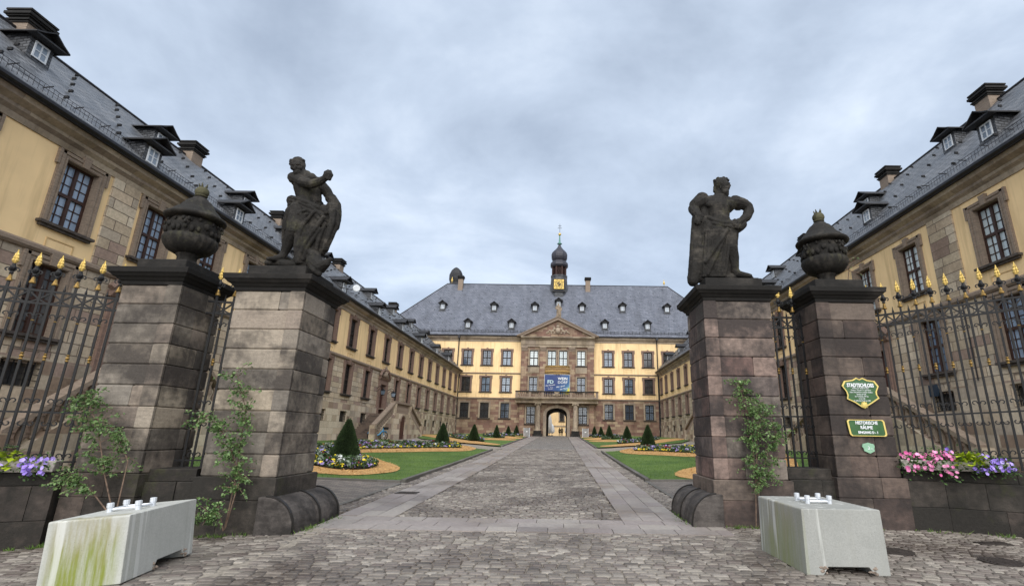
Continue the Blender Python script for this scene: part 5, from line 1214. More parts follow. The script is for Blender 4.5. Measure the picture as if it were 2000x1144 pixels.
o1 = [(383, 132), (345, 112), (295, 140), (190, 155), (155, 215), (200, 285), (210, 330), (198, 375), (290, 418), (380, 482), (400, 482), (500, 425), (600, 362), (578, 320), (580, 280), (613, 215), (570, 150), (480, 140), (425, 112)]
sc = (at(1620 + 613 / 6.357, 765, yS).x - at(1620 + 155 / 6.357, 765, yS).x) / (613 - 155)
s1 = plate('castle_sign', 'green shield shaped sign reading STADTSCHLOSS with a yellow rim', 1620 + 384 / 6.357, 720 + 297 / 6.357, [((x - 384) , -(y - 297)) for x, y in o1], sc, M['sign_green'], M['sign_yellow'])
text_obj('STADTSCHLOSS', .098, M['white_print'], s1, (0, -.028, .14), bold=.0035, sx=.74)
for i, tx_ in enumerate(('Residenz der Fuldaer Fürstäbte', 'Zwischen 1706 und 1714 nach Plänen', 'Johann Dientzenhofers errichtet. Residenz', 'fürstäbte ab Fulda', 'Seit Verwaltung 1894 Sitz', 'in der Stadt', 'In städtischem Besitz seit 1894')):
    text_obj(tx_, .036, M['white_print'], s1, (0, -.026, .088 - .040 * i), ext=.002, sx=.72)
m = MB(); m.ball((.03, -.03, -.235), (.05, .02, .05), 10, 7)
for k in range(8): m.ball((.03 + .05 * math.cos(k * .785), -.025, -.235 + .05 * math.sin(k * .785)), .02, 6, 5)
m.build('emblem', M['sign_yellow'], s1, local=True, smooth=True)
o2 = [(222, 655), (240, 636), (660, 636), (678, 655), (690, 810), (672, 830), (262, 830), (240, 808)]
s2 = plate('room_sign', 'green rectangular sign reading HISTORISCHE RÄUME EINGANG D - 1', 1620 + 457 / 6.357, 720 + 733 / 6.357, [(x - 457, -(y - 733)) for x, y in o2], sc, M['sign_green'], M['sign_yellow'])
text_obj('HISTORISCHE', .085, M['white_print'], s2, (0, -.028, .092), bold=.002, sx=.82); text_obj('RÄUME', .085, M['white_print'], s2, (-.01, -.028, .005), bold=.002, sx=.85); text_obj('EINGANG D - 1', .062, M['white_print'], s2, (.01, -.028, -.085), bold=.002, sx=.9)
o3 = [(405, 965), (415, 935), (450, 928), (480, 918), (520, 930), (545, 935), (555, 960), (545, 990), (550, 1015), (490, 1045), (425, 1015), (420, 985)]
s3 = plate('house_number_plate', 'small pale green shield shaped plate with the number 2', 1620 + 480 / 6.357, 720 + 982 / 6.357, [(x - 480, -(y - 982)) for x, y in o3], sc, M['sign_pale'], None)
text_obj('2', .075, M['white_print'], s3, (0, -.024, 0), bold=.001); text_obj('G', .04, M['white_print'], s3, (.06, -.024, -.02))
# ------------------------------------------------------------------ ground, paving, lawns
def structure(o): o['kind'] = 'structure'; return o
M['earth'] = plain('sandy_joint_mortar', (.25, .222, .185), .9, var=.35, scale=14, bmp=.3)
def frange(a, b, s):
    r = []; 
    while a < b - 1e-6: r.append(a); a += s
    return r + [b]
xs = [-400, -200, -90, -50] + frange(-36, 36, 1.0) + [50, 90, 200, 400]
ys = [-300, -120, -50, -20, 0] + frange(3, 17, .5) + frange(18, 85, 1.0) + [85.5, 100, 150, 250, 600]
m = MB(); nx = len(xs)
vs = [(x, y, (H(x, min(y, 85)) if y <= 85 else 1.3) - (.012 if y <= 9.5 else .05 if y <= 85 else .055)) for y in ys for x in xs]
m.add(vs, [(j * nx + i, j * nx + i + 1, (j + 1) * nx + i + 1, (j + 1) * nx + i) for j in range(len(ys) - 1) for i in range(nx - 1)])
structure(m.build('ground', M['earth'], None, fix=False))
M['cobble'] = toned('worn_granite_cobbles', [(.10, .086, .074), (.19, .17, .147), (.145, .122, .106), (.26, .235, .20), (.13, .106, .094), (.21, .185, .163), (.32, .29, .25)], .62, wet=.9, nscale=30, big=.55)
M['cobble_dark'] = toned('dark_court_cobbles', [(.07, .06, .052), (.12, .105, .09), (.09, .075, .068), (.15, .13, .115)], .6, wet=.5, nscale=30)
M['flag'] = toned('sandstone_flags', [(.23, .20, .185), (.29, .26, .24), (.25, .215, .205), (.32, .29, .26), (.21, .185, .175)], .55, wet=.55, nscale=16, big=.5)
M['kerb'] = toned('dark_kerbstone', [(.09, .085, .075), (.15, .14, .125)], .7, nscale=20)
def stones(mb, region, sw, sd, joint, rng, zfun, ang=0.0, hgt=.006, cx=0, cy=0, chamf=.011, jit=.010):
    # region(x, y) -> bool for the stone's centre; rows run along the direction ang
    ca, sa = math.cos(ang), math.sin(ang); x0, x1, y0, y1 = region[1:]
    R_ = math.hypot(x1 - x0, y1 - y0) / 2 + 1; mx, my = (x0 + x1) / 2, (y0 + y1) / 2
    v = -R_; row = 0
    while v < R_:
        d = sd * rng.uniform(.92, 1.08); u = -R_ + rng.uniform(0, sw)
        while u < R_:
            w = sw * rng.uniform(.72, 1.28)
            uc, vc = u + w / 2, v + d / 2
            X, Y = mx + uc * ca - vc * sa, my + uc * sa + vc * ca
            if x0 <= X <= x1 and y0 <= Y <= y1 and region[0](X, Y):
                q = []
                hu, hv = w / 2 - joint, d / 2 - joint
                ju = [rng.uniform(-jit, jit) for _ in range(8)]; dz = rng.uniform(-.006, .006)
                cc = .011; oct8 = [(-hu + cc, -hv), (hu - cc, -hv), (hu, -hv + cc), (hu, hv - cc), (hu - cc, hv), (-hu + cc, hv), (-hu, hv - cc), (-hu, -hv + cc)]
                for lv, (ins, z) in enumerate(((0, -.06), (0, -.006), (chamf, hgt))):
                    for k, (a, b) in enumerate(oct8):
                        a2 = a + ju[k] * .6; b2 = b + ju[(k + 3) % 8] * .6
                        a2 *= 1 - ins / hu; b2 *= 1 - ins / hv
                        uu, vv = uc + a2, vc + b2; px_, py_ = mx + uu * ca - vv * sa, my + uu * sa + vv * ca
                        q.append((px_, py_, zfun(X, Y) + z + dz))
                q.append((X, Y, zfun(X, Y) + hgt + .004 + dz))
                mb.add(q, [(l * 8 + k, l * 8 + (k + 1) % 8, l * 8 + 8 + (k + 1) % 8, l * 8 + 8 + k) for l in range(2) for k in range(8)] + [(16 + k, 16 + (k + 1) % 8, 24) for k in range(8)], rng.random())
            u += w
        v += d; row += 1
rp = random.Random(21)
def wallside(x): return 9.2 + (0 if -4.5 < x < 2.6 else .6)
m = MB()
stones(m, (lambda x, y: y < 9.14 and abs(x - .0) < 3.9 and x > -4.2 + 0 * y, -4.3, 3.0, 3.4, 9.16), .168, .112, .005, rp, H, jit=.0045)
stones(m, (lambda x, y: x <= -4.0 and y < 8.9 - .0 * x, -12, -4.0, 3.4, 9.2), .17, .115, .0055, rp, H, R(14), jit=.005)
stones(m, (lambda x, y: x >= 2.98 and y < 10.0, 2.98, 11.5, 3.4, 10.2), .17, .115, .0055, rp, H, R(-16), jit=.005)
structure(m.build('pavement', M['cobble'], None, fix=False))
m = MB()
stones(m, (lambda x, y: True, -3.12, 1.18, 10.42, 17.0), .15, .11, .007, rp, H)
stones(m, (lambda x, y: True, -3.12, 1.18, 17.0, 40.0), .22, .16, .011, rp, H)
structure(m.build('road', M['cobble'], None, fix=False))
def drape(poly, step=1.0, zoff=0.0, edge=.6):
    # constrained triangulation of an outline, lifted onto the ground
    pts = []
    for (a, b) in zip(poly, poly[1:] + poly[:1]):
        n = max(1, int(math.dist(a, b) / edge)); pts += [(a[0] + (b[0] - a[0]) * k / n, a[1] + (b[1] - a[1]) * k / n) for k in range(n)]
    nb = len(pts); x0, x1 = min(p[0] for p in pts), max(p[0] for p in pts); y0, y1 = min(p[1] for p in pts), max(p[1] for p in pts)
    ins = []
    y = y0 + step / 2
    while y < y1:
        x = x0 + step / 2
        while x < x1: ins.append((x, y)); x += step
        y += step
    P_ = [Vector(p) for p in pts + ins]
    r = delaunay_2d_cdt(P_, [(i, (i + 1) % nb) for i in range(nb)], [], 1, 1e-4)
    return [(v.x, v.y, H(v.x, v.y) + zoff) for v in r[0]], [tuple(f) for f in r[2]]
def sheet(name, polys, mat, step=1.0, zoff=.01, kind='structure', edge=.6):
    m = MB()
    for p in polys:
        v, f = drape(p, step, zoff, edge); m.add(v, f)
    o = m.build(name, mat, None, fix=False, merge=False); o['kind'] = kind; return o
def cobble_sheet(name, cols, bw, bh, mortar=(.035, .03, .026)):
    m, nt, bs = newmat(name); uv = coords(nt, 'UV'); oc = coords(nt)
    br = nt.nodes.new('ShaderNodeTexBrick'); nt.links.new(nd(nt, 'ShaderNodeVectorMath', _operation='ADD').outputs[0], br.inputs['Vector'])
    va = br.inputs['Vector'].links[0].from_node; nt.links.new(uv, va.inputs[0])
    nz = nd(nt, 'ShaderNodeTexNoise', Vector=uv, Scale=3.0); ms = nd(nt, 'ShaderNodeVectorMath', _operation='SCALE', Scale=.06); nt.links.new(nz.outputs['Color'], ms.inputs[0]); nt.links.new(ms.outputs[0], va.inputs[1])
    for k, v in {'Scale': 1.0, 'Mortar Size': .014, 'Mortar Smooth': .4, 'Brick Width': bw, 'Row Height': bh}.items(): br.inputs[k].default_value = v
    br.inputs['Color1'].default_value = (0, 0, 0, 1); br.inputs['Color2'].default_value = (1, 1, 1, 1)
    c = ramp(nt, br.outputs['Color'], [(i / len(cols), k) for i, k in enumerate(cols)], 'CONSTANT')
    c = mixc(nt, .5, c, ramp(nt, noi(nt, oc, 1.1, 5), [(.3, .6), (.7, 1.3)]), 'MULTIPLY')
    c = mixc(nt, br.outputs['Fac'], c, mortar); setin(nt, bs, 'Base Color', c); setin(nt, bs, 'Roughness', .6)
    bump(nt, bs, mth(nt, 'SUBTRACT', 1.0, br.outputs['Fac']), .6, .03); return m
sheet('road', [[(-3.12, 40), (1.18, 40), (1.18, 84.4), (-3.12, 84.4)]], cobble_sheet('far_cobbles', [(.16, .145, .13), (.22, .20, .18), (.19, .165, .15), (.26, .24, .21)], .24, .17), 2.0, 0.0)
# flagstone strips, cross band and kerbs as real slabs
def slabs(mb, x0, x1, y0, y1, along, rows, lmin, lmax, rng, gap=.006):
    # rows of slabs; along = 'y' when the slabs' rows run up the drive
    if along == 'y':
        w = (x1 - x0) / rows
        for r in range(rows):
            y = y0 - rng.uniform(0, lmax * .6)
            while y < y1:
                l = rng.uniform(lmin, lmax); a, b = max(y, y0), min(y + l, y1); y += l
                if b - a < .08: continue
                xa, xb = x0 + r * w + gap, x0 + (r + 1) * w - gap; dz = rng.uniform(-.003, .003)
                c = [(xa, a + gap), (xb, a + gap), (xb, b - gap), (xa, b - gap)]
                mb.hexa([(px_, py_, H(px_, py_) - .06) for px_, py_ in c] + [(px_, py_, H(px_, py_) + .010 + dz) for px_, py_ in c], rng.random())
    else:
        h = (y1 - y0) / rows
        for r in range(rows):
            x = x0 - rng.uniform(0, lmax * .6)
            while x < x1:
                l = rng.uniform(lmin, lmax); a, b = max(x, x0), min(x + l, x1); x += l
                if b - a < .08: continue
                ya, yb_ = y0 + r * h + gap, y0 + (r + 1) * h - gap; dz = rng.uniform(-.003, .003)
                c = [(a + gap, ya), (b - gap, ya), (b - gap, yb_), (a + gap, yb_)]
                mb.hexa([(px_, py_, H(px_, py_) - .06) for px_, py_ in c] + [(px_, py_, H(px_, py_) + .010 + dz) for px_, py_ in c], rng.random())
m = MB()
slabs(m, -4.28, -3.15, 10.42, 84, 'y', 3, .55, 1.0, rp); slabs(m, 1.21, 2.40, 10.42, 84, 'y', 3, .55, 1.0, rp)
slabs(m, -4.25, 2.98, 9.18, 10.40, 'x', 3, .5, .85, rp)
structure(m.build('path', M['flag'], None, fix=False))
m = MB()
stones(m, (lambda x, y: True, -4.72, -4.30, 10.9, 40), .13, .11, .007, rp, H); stones(m, (lambda x, y: True, 2.42, 2.86, 11.8, 40), .13, .11, .007, rp, H)
structure(m.build('path', M['cobble'], None, fix=False))
sheet('path', [[(-4.72, 40), (-4.30, 40), (-4.30, 84), (-4.72, 84)], [(2.42, 40), (2.86, 40), (2.86, 84), (2.42, 84)]], M['flag'], 2, .004)
m = MB()
KL, KR = -4.76, 2.90
def kerbrun(x0, x1, y0, y1, h=.09):
    y = y0
    while y < y1 - .05:
        l = min(rp.uniform(.8, 1.2), y1 - y); c = [(x0, y + .004), (x1, y + .004), (x1, y + l - .004), (x0, y + l - .004)]
        mb_h = [(a, b, g(b) - .08) for a, b in c] + [(a, b, g(b) + h) for a, b in c]; m.hexa(mb_h, rp.random()); y += l
for (a, b) in ((16.4, 37.2), (43.2, 83.5)): kerbrun(KL - .14, KL, a, b); kerbrun(KR, KR + .14, a + (1.6 if a < 20 else 0), b)
kerbrun(KL - .1, KL, 11.0, 16.3, .012); kerbrun(KR, KR + .1, 11.9, 17.9, .012)
def kerbx(xa, xb, y, h=.09):
    x = xa
    while x < xb - .05:
        l = min(rp.uniform(.8, 1.2), xb - x); c = [(x + .004, y), (x + l - .004, y), (x + l - .004, y + .13), (x + .004, y + .13)]
        m.hexa([(a, b, H(a, b) - .1) for a, b in c] + [(a, b, H(a, b) + h * .6) for a, b in c], rp.random()); x += l
kerbx(-17, KL - .14, 16.35); kerbx(KR + .14, 16, 17.95)
structure(m.build('kerb', M['kerb'], None, fix=False))
sheet('pavement', [[(-17.2, 10.3), (KL - .12, 10.3), (KL - .12, 16.35), (-17.2, 16.35)], [(KR + .12, 11.5), (16.4, 11.5), (16.4, 17.95), (KR + .12, 17.95)]], cobble_sheet('dark_rectangular_setts', [(.12, .10, .085), (.18, .155, .13), (.14, .118, .10), (.22, .185, .155)], .23, .12, (.05, .043, .036)), 1.2, 0.0)
# grass, wood chips
def grass_mat():
    m, nt, bs = newmat('mown_lawn'); oc = coords(nt); a = noi(nt, oc, .5, 5, .6); b = noi(nt, mapv(nt, oc, (9, 30, 9)), 1.6, 4, .7); d = noi(nt, oc, 2.2, 5, .7)
    c = mixc(nt, ramp(nt, a, [(.35, 0), (.65, 1)]), (.045, .10, .012), (.11, .185, .03)); c = mixc(nt, .65, c, ramp(nt, b, [(.3, .45), (.7, 1.4)]), 'MULTIPLY')
    c = mixc(nt, mth(nt, 'MULTIPLY', ramp(nt, d, [(.58, 0), (.75, 1)]), .5), c, (.11, .12, .03))
    setin(nt, bs, 'Base Color', c); setin(nt, bs, 'Roughness', .9); bump(nt, bs, b, .9, .04); return m
M['lawn'] = grass_mat()
M['blade'] = toned('grass_blades', [(.05, .10, .014), (.085, .17, .024), (.13, .20, .036), (.07, .135, .024)], .7, nscale=2, bmp=0)
def chips_mat():
    m, nt, bs = newmat('orange_wood_chips'); oc = coords(nt)
    v = nd(nt, 'ShaderNodeTexVoronoi', Vector=mapv(nt, oc, (1, 1, 1)), Scale=17.0); cc = nd(nt, 'ShaderNodeSeparateColor', Color=v.outputs['Color'])
    c = ramp(nt, cc.outputs[0], [(0, (.36, .19, .06)), (.35, (.58, .34, .12)), (.7, (.66, .40, .15)), (1, (.50, .28, .09))])
    c = mixc(nt, ramp(nt, v.outputs['Distance'], [(.4, 0), (.75, .55)]), c, (.22, .11, .035)); setin(nt, bs, 'Base Color', c); setin(nt, bs, 'Roughness', .9)
    bump(nt, bs, mth(nt, 'SUBTRACT', cc.outputs[1], v.outputs['Distance']), .8, .03); return m
M['chips'] = chips_mat(); M['chip'] = toned('loose_wood_chips', [(.38, .2, .06), (.6, .35, .13), (.68, .42, .16), (.5, .28, .09)], .85, nscale=8, bmp=0)
M['soil'] = plain('dark_bed_soil', (.018, .014, .011), .95, var=.5, scale=12, bmp=.5)
mir = lambda pl: [(2 * AXIS - x, y) for x, y in pl]
lawn1 = [(-4.9, 16.5), (-4.9, 37.0), (-6.2, 37.8), (-16, 44.5), (-16.3, 42.0), (-16.3, 30), (-16.3, 16.5)]
lawn2 = [(-4.9, 43.3), (-4.9, 83.5), (-16.4, 83.5), (-16.4, 58), (-13.5, 50.5), (-6.0, 43.6)]
lawn1r = [(x, y + (1.55 if y < 17 else 0)) for x, y in mir(lawn1)]
def clip(pl): return pl
sheet('lawn', [lawn1, lawn2], M['lawn'], .8, .035); sheet('lawn', [lawn1r, mir(lawn2)], M['lawn'], .8, .035)
def smooth(pl, n=3):
    q = []
    N = len(pl)
    for i in range(N):
        p0, p1, p2, p3 = (Vector(pl[(i + k - 1) % N]) for k in range(4))
        for k in range(n):
            t = k / n; q.append(tuple(.5 * ((2 * p1) + (p2 - p0) * t + (2 * p0 - 5 * p1 + 4 * p2 - p3) * t * t + (3 * p1 - p0 - 3 * p2 + p3) * t ** 3)))
    return q
chipsA = smooth([(-6.0, 19.5), (-6.3, 18.2), (-6.9, 17.4), (-7.9, 17.6), (-9.2, 18.2), (-10.8, 20.6), (-13, 25), (-14.6, 31), (-13.6, 36.5), (-11.2, 40.2), (-8, 40.3), (-6.6, 39), (-5.9, 36.6), (-6.0, 34.2), (-6.7, 32.6), (-8.4, 30.7), (-10, 29.8), (-10.9, 28.6), (-9.5, 26.4), (-8.0, 23.8), (-6.6, 21.5)])
bedA = smooth([(-7.3, 20.8), (-7.2, 19.7), (-7.7, 19.1), (-8.6, 19.6), (-10.4, 21.6), (-12.4, 25.5), (-13.6, 30), (-12.8, 35), (-11, 39.2), (-8.2, 39.2), (-7.2, 37.6), (-7.1, 36.4), (-9.1, 34.8), (-10.9, 33.2), (-11.9, 30), (-9.7, 25), (-8.4, 22.9)])
chipsB = smooth([(-5.4, 46.6), (-5.4, 44.8), (-6.9, 43.9), (-8.9, 45.2), (-11.5, 51), (-16.0, 59), (-16.1, 62.5), (-13.5, 60.5), (-11.8, 56.3), (-8.6, 49.6), (-6.6, 47.6)])
bedB = smooth([(-7.2, 48.8), (-8.6, 49.9), (-11.6, 56.3), (-13.4, 60.8), (-12.6, 62.2), (-10.8, 59), (-9.2, 54.5), (-7.6, 51.0)])
chipsC = smooth([(-5.2, 61.4), (-5.4, 57.7), (-8.0, 52.9), (-8.5, 57.3), (-6.7, 60.4)])
bedC = smooth([(-6.9, 61.6), (-8.2, 63.0), (-10, 67), (-9.4, 69), (-7.8, 66.5), (-6.8, 63.6)])
chipsD = smooth([(-4.95, 69.5), (-5.0, 66), (-6.8, 60.6), (-8.2, 63.5), (-7.6, 69), (-6.0, 71.2)])
bedD = smooth([(-6.2, 71.5), (-7.4, 70.6), (-9.6, 73.5), (-10.4, 77), (-8.6, 76.4), (-7, 74.2)])
chipsE = smooth([(-4.95, 75.6), (-7, 75.2), (-9.3, 79.4), (-9.6, 82.8), (-6, 82.9), (-4.95, 79)])
bedE = smooth([(-5.6, 78.2), (-6.8, 77.6), (-8.6, 80), (-8.8, 82.2), (-6.4, 82.2)])
ALLC = [chipsA, chipsB, chipsC, chipsD, chipsE]
for nm, f in (('left', lambda p: p), ('right', mir)): sheet('ground', [f(c) for c in ALLC], M['chips'], .9, .055, edge=.4)
def inpoly(x, y, pl):
    c = False; n = len(pl); j = n - 1
    for i in range(n):
        if (pl[i][1] > y) != (pl[j][1] > y) and x < (pl[j][0] - pl[i][0]) * (y - pl[i][1]) / (pl[j][1] - pl[i][1]) + pl[i][0]: c = not c
        j = i
    return c
def scatter(pl, n, rng):
    x0, x1 = min(p[0] for p in pl), max(p[0] for p in pl); y0, y1 = min(p[1] for p in pl), max(p[1] for p in pl); r = []
    while len(r) < n:
        x, y = rng.uniform(x0, x1), rng.uniform(y0, y1)
        if inpoly(x, y, pl): r.append((x, y))
    return r
# loose chips on the near beds and grass blades on the near lawns
rq = random.Random(3)
m = MB()
for f in (lambda p: p, mir):
    for (x, y) in scatter(f(chipsA), 5200, rq):
        z = H(x, y) + .06 + rq.uniform(0, .025); a = rq.uniform(0, 6.28); l, w = rq.uniform(.025, .055), rq.uniform(.01, .02); t = rq.uniform(-.4, .4)
        ca, sa = math.cos(a), math.sin(a); m.quad(*[(x + u * ca - v * sa, y + u * sa + v * ca, z + u * t) for u, v in ((-l, -w), (l, -w), (l, w), (-l, w))], tone=rq.random())
o = m.build('wood_chip_mulch', M['chip'], None, fix=False, merge=False); o['kind'] = 'stuff'; o['label'] = 'loose orange wood chips scattered on the curved bark beds'
m = MB()
for pl, n in ((lawn1, 30000), (lawn1r, 26000)):
    for (x, y) in scatter([p for p in pl], n, rq):
        pc = (chipsA if x < 0 else mir(chipsA))
        if rq.random() > 1.25 - (y - 16) / 30 or inpoly(x, y, pc): continue
        z = H(x, y) + .03; a = rq.uniform(0, 6.28); h = rq.uniform(.03, .065); w = .009; b = rq.uniform(-.03, .03)
        m.add([(x - w * math.cos(a), y - w * math.sin(a), z), (x + w * math.cos(a), y + w * math.sin(a), z), (x + b, y + b * .5, z + h)], [(0, 1, 2)], rq.random())
o = m.build('lawn_grass', M['blade'], None, fix=False, merge=False); o['kind'] = 'stuff'; o['label'] = 'short green grass blades on the mown lawns'
# flower beds
M['flower'] = [plain('silver_green_foliage', (.19, .23, .17), .8, var=.4, scale=9), plain('dark_green_foliage', (.03, .06, .016), .8, var=.5, scale=9), plain('lilac_flowers', (.32, .25, .52), .7, var=.25, scale=12), plain('yellow_flowers', (.72, .58, .03), .7, var=.2, scale=12), plain('white_flowers', (.66, .68, .66), .7, var=.12, scale=12), plain('dark_red_flowers', (.20, .02, .025), .7, var=.3, scale=12), M['soil']]
def clump(mb, x, y, z, r, mi, rng, k):
    for _ in range(k):
        a = rng.uniform(0, 6.28); e = rng.uniform(.1, 1.2); d = Vector((math.cos(a) * math.cos(e), math.sin(a) * math.cos(e), math.sin(e)))
        c = Vector((x, y, z)) + d * r * rng.uniform(.6, 1.0); s = r * rng.uniform(.28, .5); u = d.orthogonal().normalized(); u.rotate(Matrix.Rotation(rng.uniform(0, 6.28), 3, d)); v = d.cross(u)
        mb.add([c + u * s, c + v * s * .8 + d * s * .2, c - u * s, c - v * s * .8 + d * s * .2], [(0, 1, 2, 3)], rng.random(), mi)
def bed(poly, label, n, rng, near):
    v, f = drape(poly, .8, .085, .4); ms = [MB() for _ in range(7)]; ms[6].add(v, f)
    cx = sum(p[0] for p in poly) / len(poly); N = len(poly)
    edge = []
    for (a, b) in zip(poly, poly[1:] + poly[:1]):
        L = math.dist(a, b); k = max(1, int(L / (.16 if near else .26)))
        edge += [(a[0] + (b[0] - a[0]) * i / k, a[1] + (b[1] - a[1]) * i / k) for i in range(k)]
    ctr = Vector((cx, sum(p[1] for p in poly) / N))
    for (x, y) in edge:                                  # low edging flowers
        for ring in (0, 1):
            d = (ctr - Vector((x, y))); d.normalize(); px_, py_ = x + d.x * (.12 + .22 * ring) + rng.uniform(-.05, .05), y + d.y * (.12 + .22 * ring) + rng.uniform(-.05, .05)
            mi = rng.choices((3, 2, 0, 4, 1), (.26, .24, .34, .06, .3) if near else (.1, .18, .42, .14, .4))[0]
            clump(ms[1], px_, py_, H(px_, py_) + .09, rng.uniform(.07, .12), 0, rng, 6); clump(ms[mi], px_, py_, H(px_, py_) + .14, rng.uniform(.08, .13), 0, rng, 9 if near else 6)
    for (x, y) in scatter(poly, n, rng):
        mi = rng.choices((1, 0, 2, 4, 5, 3), (.55, .27, .12, .02, .05, .02))[0]
        r = rng.uniform(.1, .2); clump(ms[1], x, y, H(x, y) + .12, r, 0, rng, 7); clump(ms[mi], x, y, H(x, y) + .16 + rng.uniform(0, .12), r * .9, 0, rng, 8)
    t = thing('flower_bed', label, 'flower bed', (ctr.x, ctr.y, H(ctr.x, ctr.y)), 0, 'flower beds on the bark beds')
    for mb, nm, mt in zip(ms, ('silver_foliage', 'green_foliage', 'lilac_flowers', 'yellow_flowers', 'white_flowers', 'red_flowers', 'soil'), M['flower']):
        if not mb.f: continue
        o = mb.build(nm, mt, t, fix=False, merge=False)
        if nm != 'soil': o['kind'] = 'stuff'
    return t
rf_ = random.Random(17)
for i, (b, n, near) in enumerate(((bedA, 900, True), (bedB, 420, False), (bedC, 260, False), (bedD, 260, False), (bedE, 90, False))):
    ordn = ('first', 'second', 'third', 'fourth', 'last')[i]
    bed(b, ordn + ' flower bed from the gate on the lawn before the blue bicycle', n, rf_, near); bed(mir(b), ordn + ' flower bed from the gate on the lawn away from the blue bicycle', int(n * .8), rf_, near)
# clipped yew cones
M['yew'] = toned('dark_yew_foliage', [(.012, .026, .008), (.024, .048, .013), (.045, .08, .022), (.016, .034, .011)], .85, nscale=5, bmp=0)
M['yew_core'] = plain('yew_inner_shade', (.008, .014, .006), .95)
M['bark'] = plain('brown_bark', (.06, .045, .033), .9, var=.4, scale=20)
def cone_proto(n, seed):
    r = random.Random(seed); m = MB()
    for _ in range(n):
        h = 1 - math.sqrt(r.random()) * .995; a = r.uniform(0, 6.28); R0 = (1 - h) ** .82 * .47 * (1 + .10 * mnoise.noise(Vector((math.cos(a) * 2.2, math.sin(a) * 2.2, h * 5 + seed)))) + .015
        rr = R0 * (r.uniform(.84, 1.03) + (.14 * r.random() if r.random() < .08 else 0)); c = Vector((rr * math.cos(a), rr * math.sin(a), .06 + h * .94 + r.uniform(-.01, .01)))
        d = Vector((math.cos(a), math.sin(a), .55 + r.uniform(-.5, .6))).normalized(); s = r.uniform(.018, .036); u = d.orthogonal().normalized(); u.rotate(Matrix.Rotation(r.uniform(0, 6.28), 3, d)); v = d.cross(u)
        m.add([c - u * s * .45, c + u * s * .45, c + d * s * 1.2 + v * s * .3], [(0, 1, 2)], r.random()); m.add([c - v * s * .45, c + v * s * .45, c + d * s * 1.1 + u * s * .3], [(0, 1, 2)], r.random())
    fo = m.build('foliage', M['yew'], None, fix=False, merge=False)
    k = MB(); k.lathe([(.05, 0.02), (.40, .07), (.415, .13), (.30, .40), (.16, .7), (.03, .94)], 18); kc = k.build('inner_shade_core', M['yew_core'], fo, local=True)  # solid near-black core, painted shade inside the foliage
    t = MB(); t.lathe([(.05, -.05), (.04, .12)], 8); tk = t.build('trunk', M['bark'], None, local=True)
    return fo, tk
FO, TK = cone_proto(15000, 4); firstc = [True]
def cone(u, v, Y, wpx, hpx, label):
    p = at(u, v, Y); z = H(p.x, Y) + .03
    w = wpx / FPX * Y * 1.0 / .94; h = hpx / FPX * Y * 1.03
    t = thing('yew_cone', label, 'topiary', (p.x, Y, z), rq.uniform(0, 6.28), 'clipped yew cones along the drive')
    f, k = (FO, TK) if firstc[0] else (copy_tree(FO), copy_tree(TK)); firstc[0] = False
    for o in (f, k): o.parent = t
    f.scale = (w, w, h); k.scale = (w, w, h)
for row, cs in (('blue bicycle', ((672, 903, 23.4, 52, 75), (863, 871, 38.9, 28, 40), (925, 862, 49, 21, 30), (969.5, 855, 61, 14, 23.5), (992.5, 850, 72, 12.5, 18), (1008.5, 848.5, 80, 11.5, 18))),
                ('tall stair railing', ((1390, 905, 24, 50, 74), (1266, 872, 41.5, 27, 40), (1225, 863.5, 52.5, 20, 29), (1190, 857, 63, 15, 25), (1174, 853, 71.5, 13, 19), (1161, 851, 80, 11, 18)))):
    for i, (u, v, Y, w, h) in enumerate(cs):
        od = ('first', 'second', 'third', 'fourth', 'fifth', 'last')[i]
        cone(u, v, Y, w, h, (od + ' clipped dark yew cone counted from the gate, in the row beside the blue bicycle') if row[0] == 'b' else (od + ' clipped dark yew cone counted from the gate, in the row beyond the reddish pier'))
# ------------------------------------------------------------------ drain covers
M['cast_iron'] = plain('cast_iron_cover', (.05, .042, .038), .6, .4, var=.4, scale=20, bmp=.3)
def cover(x, y, w, d, label, rnd=False):
    z = H(x, y) + .018; t = thing('drain_cover', label, 'drain cover', (x, y, z), 0); m = MB()
    if rnd: m.lathe([(w / 2, -.05), (w / 2, .004), (w / 2 - .03, .007), (w / 2 - .05, .003), (.02, .003)], 24)
    else: m.box(-w / 2, w / 2, -d / 2, d / 2, -.05, .004)
    m.build('cover', M['cast_iron'], t, local=True)
    r = MB(); 
    for k in range(-3, 4): r.box(-w * .36, w * .36, k * d * .11 - .012, k * d * .11 + .012, .003, .010)
    r.build('rib', M['cast_iron'], t, local=True)
def on_ground(u, v, z=0.0): d = ray(u, v); t = (z - 1.6) / d.z; return CAM + d * t
p = on_ground(795, 966, .03); cover(p.x, p.y, .55, .42, 'rectangular iron drain cover in the flagstone strip near the pointing statue pier')
p = on_ground(1748, 1078); cover(p.x, p.y, .5, .5, 'round iron manhole cover beside the pale grey concrete block', True)
p = on_ground(1955, 1098); cover(p.x, p.y, .5, .5, 'round iron manhole cover in front of the petunia wall', True)
p = on_ground(1940, 1063); cover(p.x, p.y, .5, .2, 'narrow iron drain grate at the foot of the petunia wall')
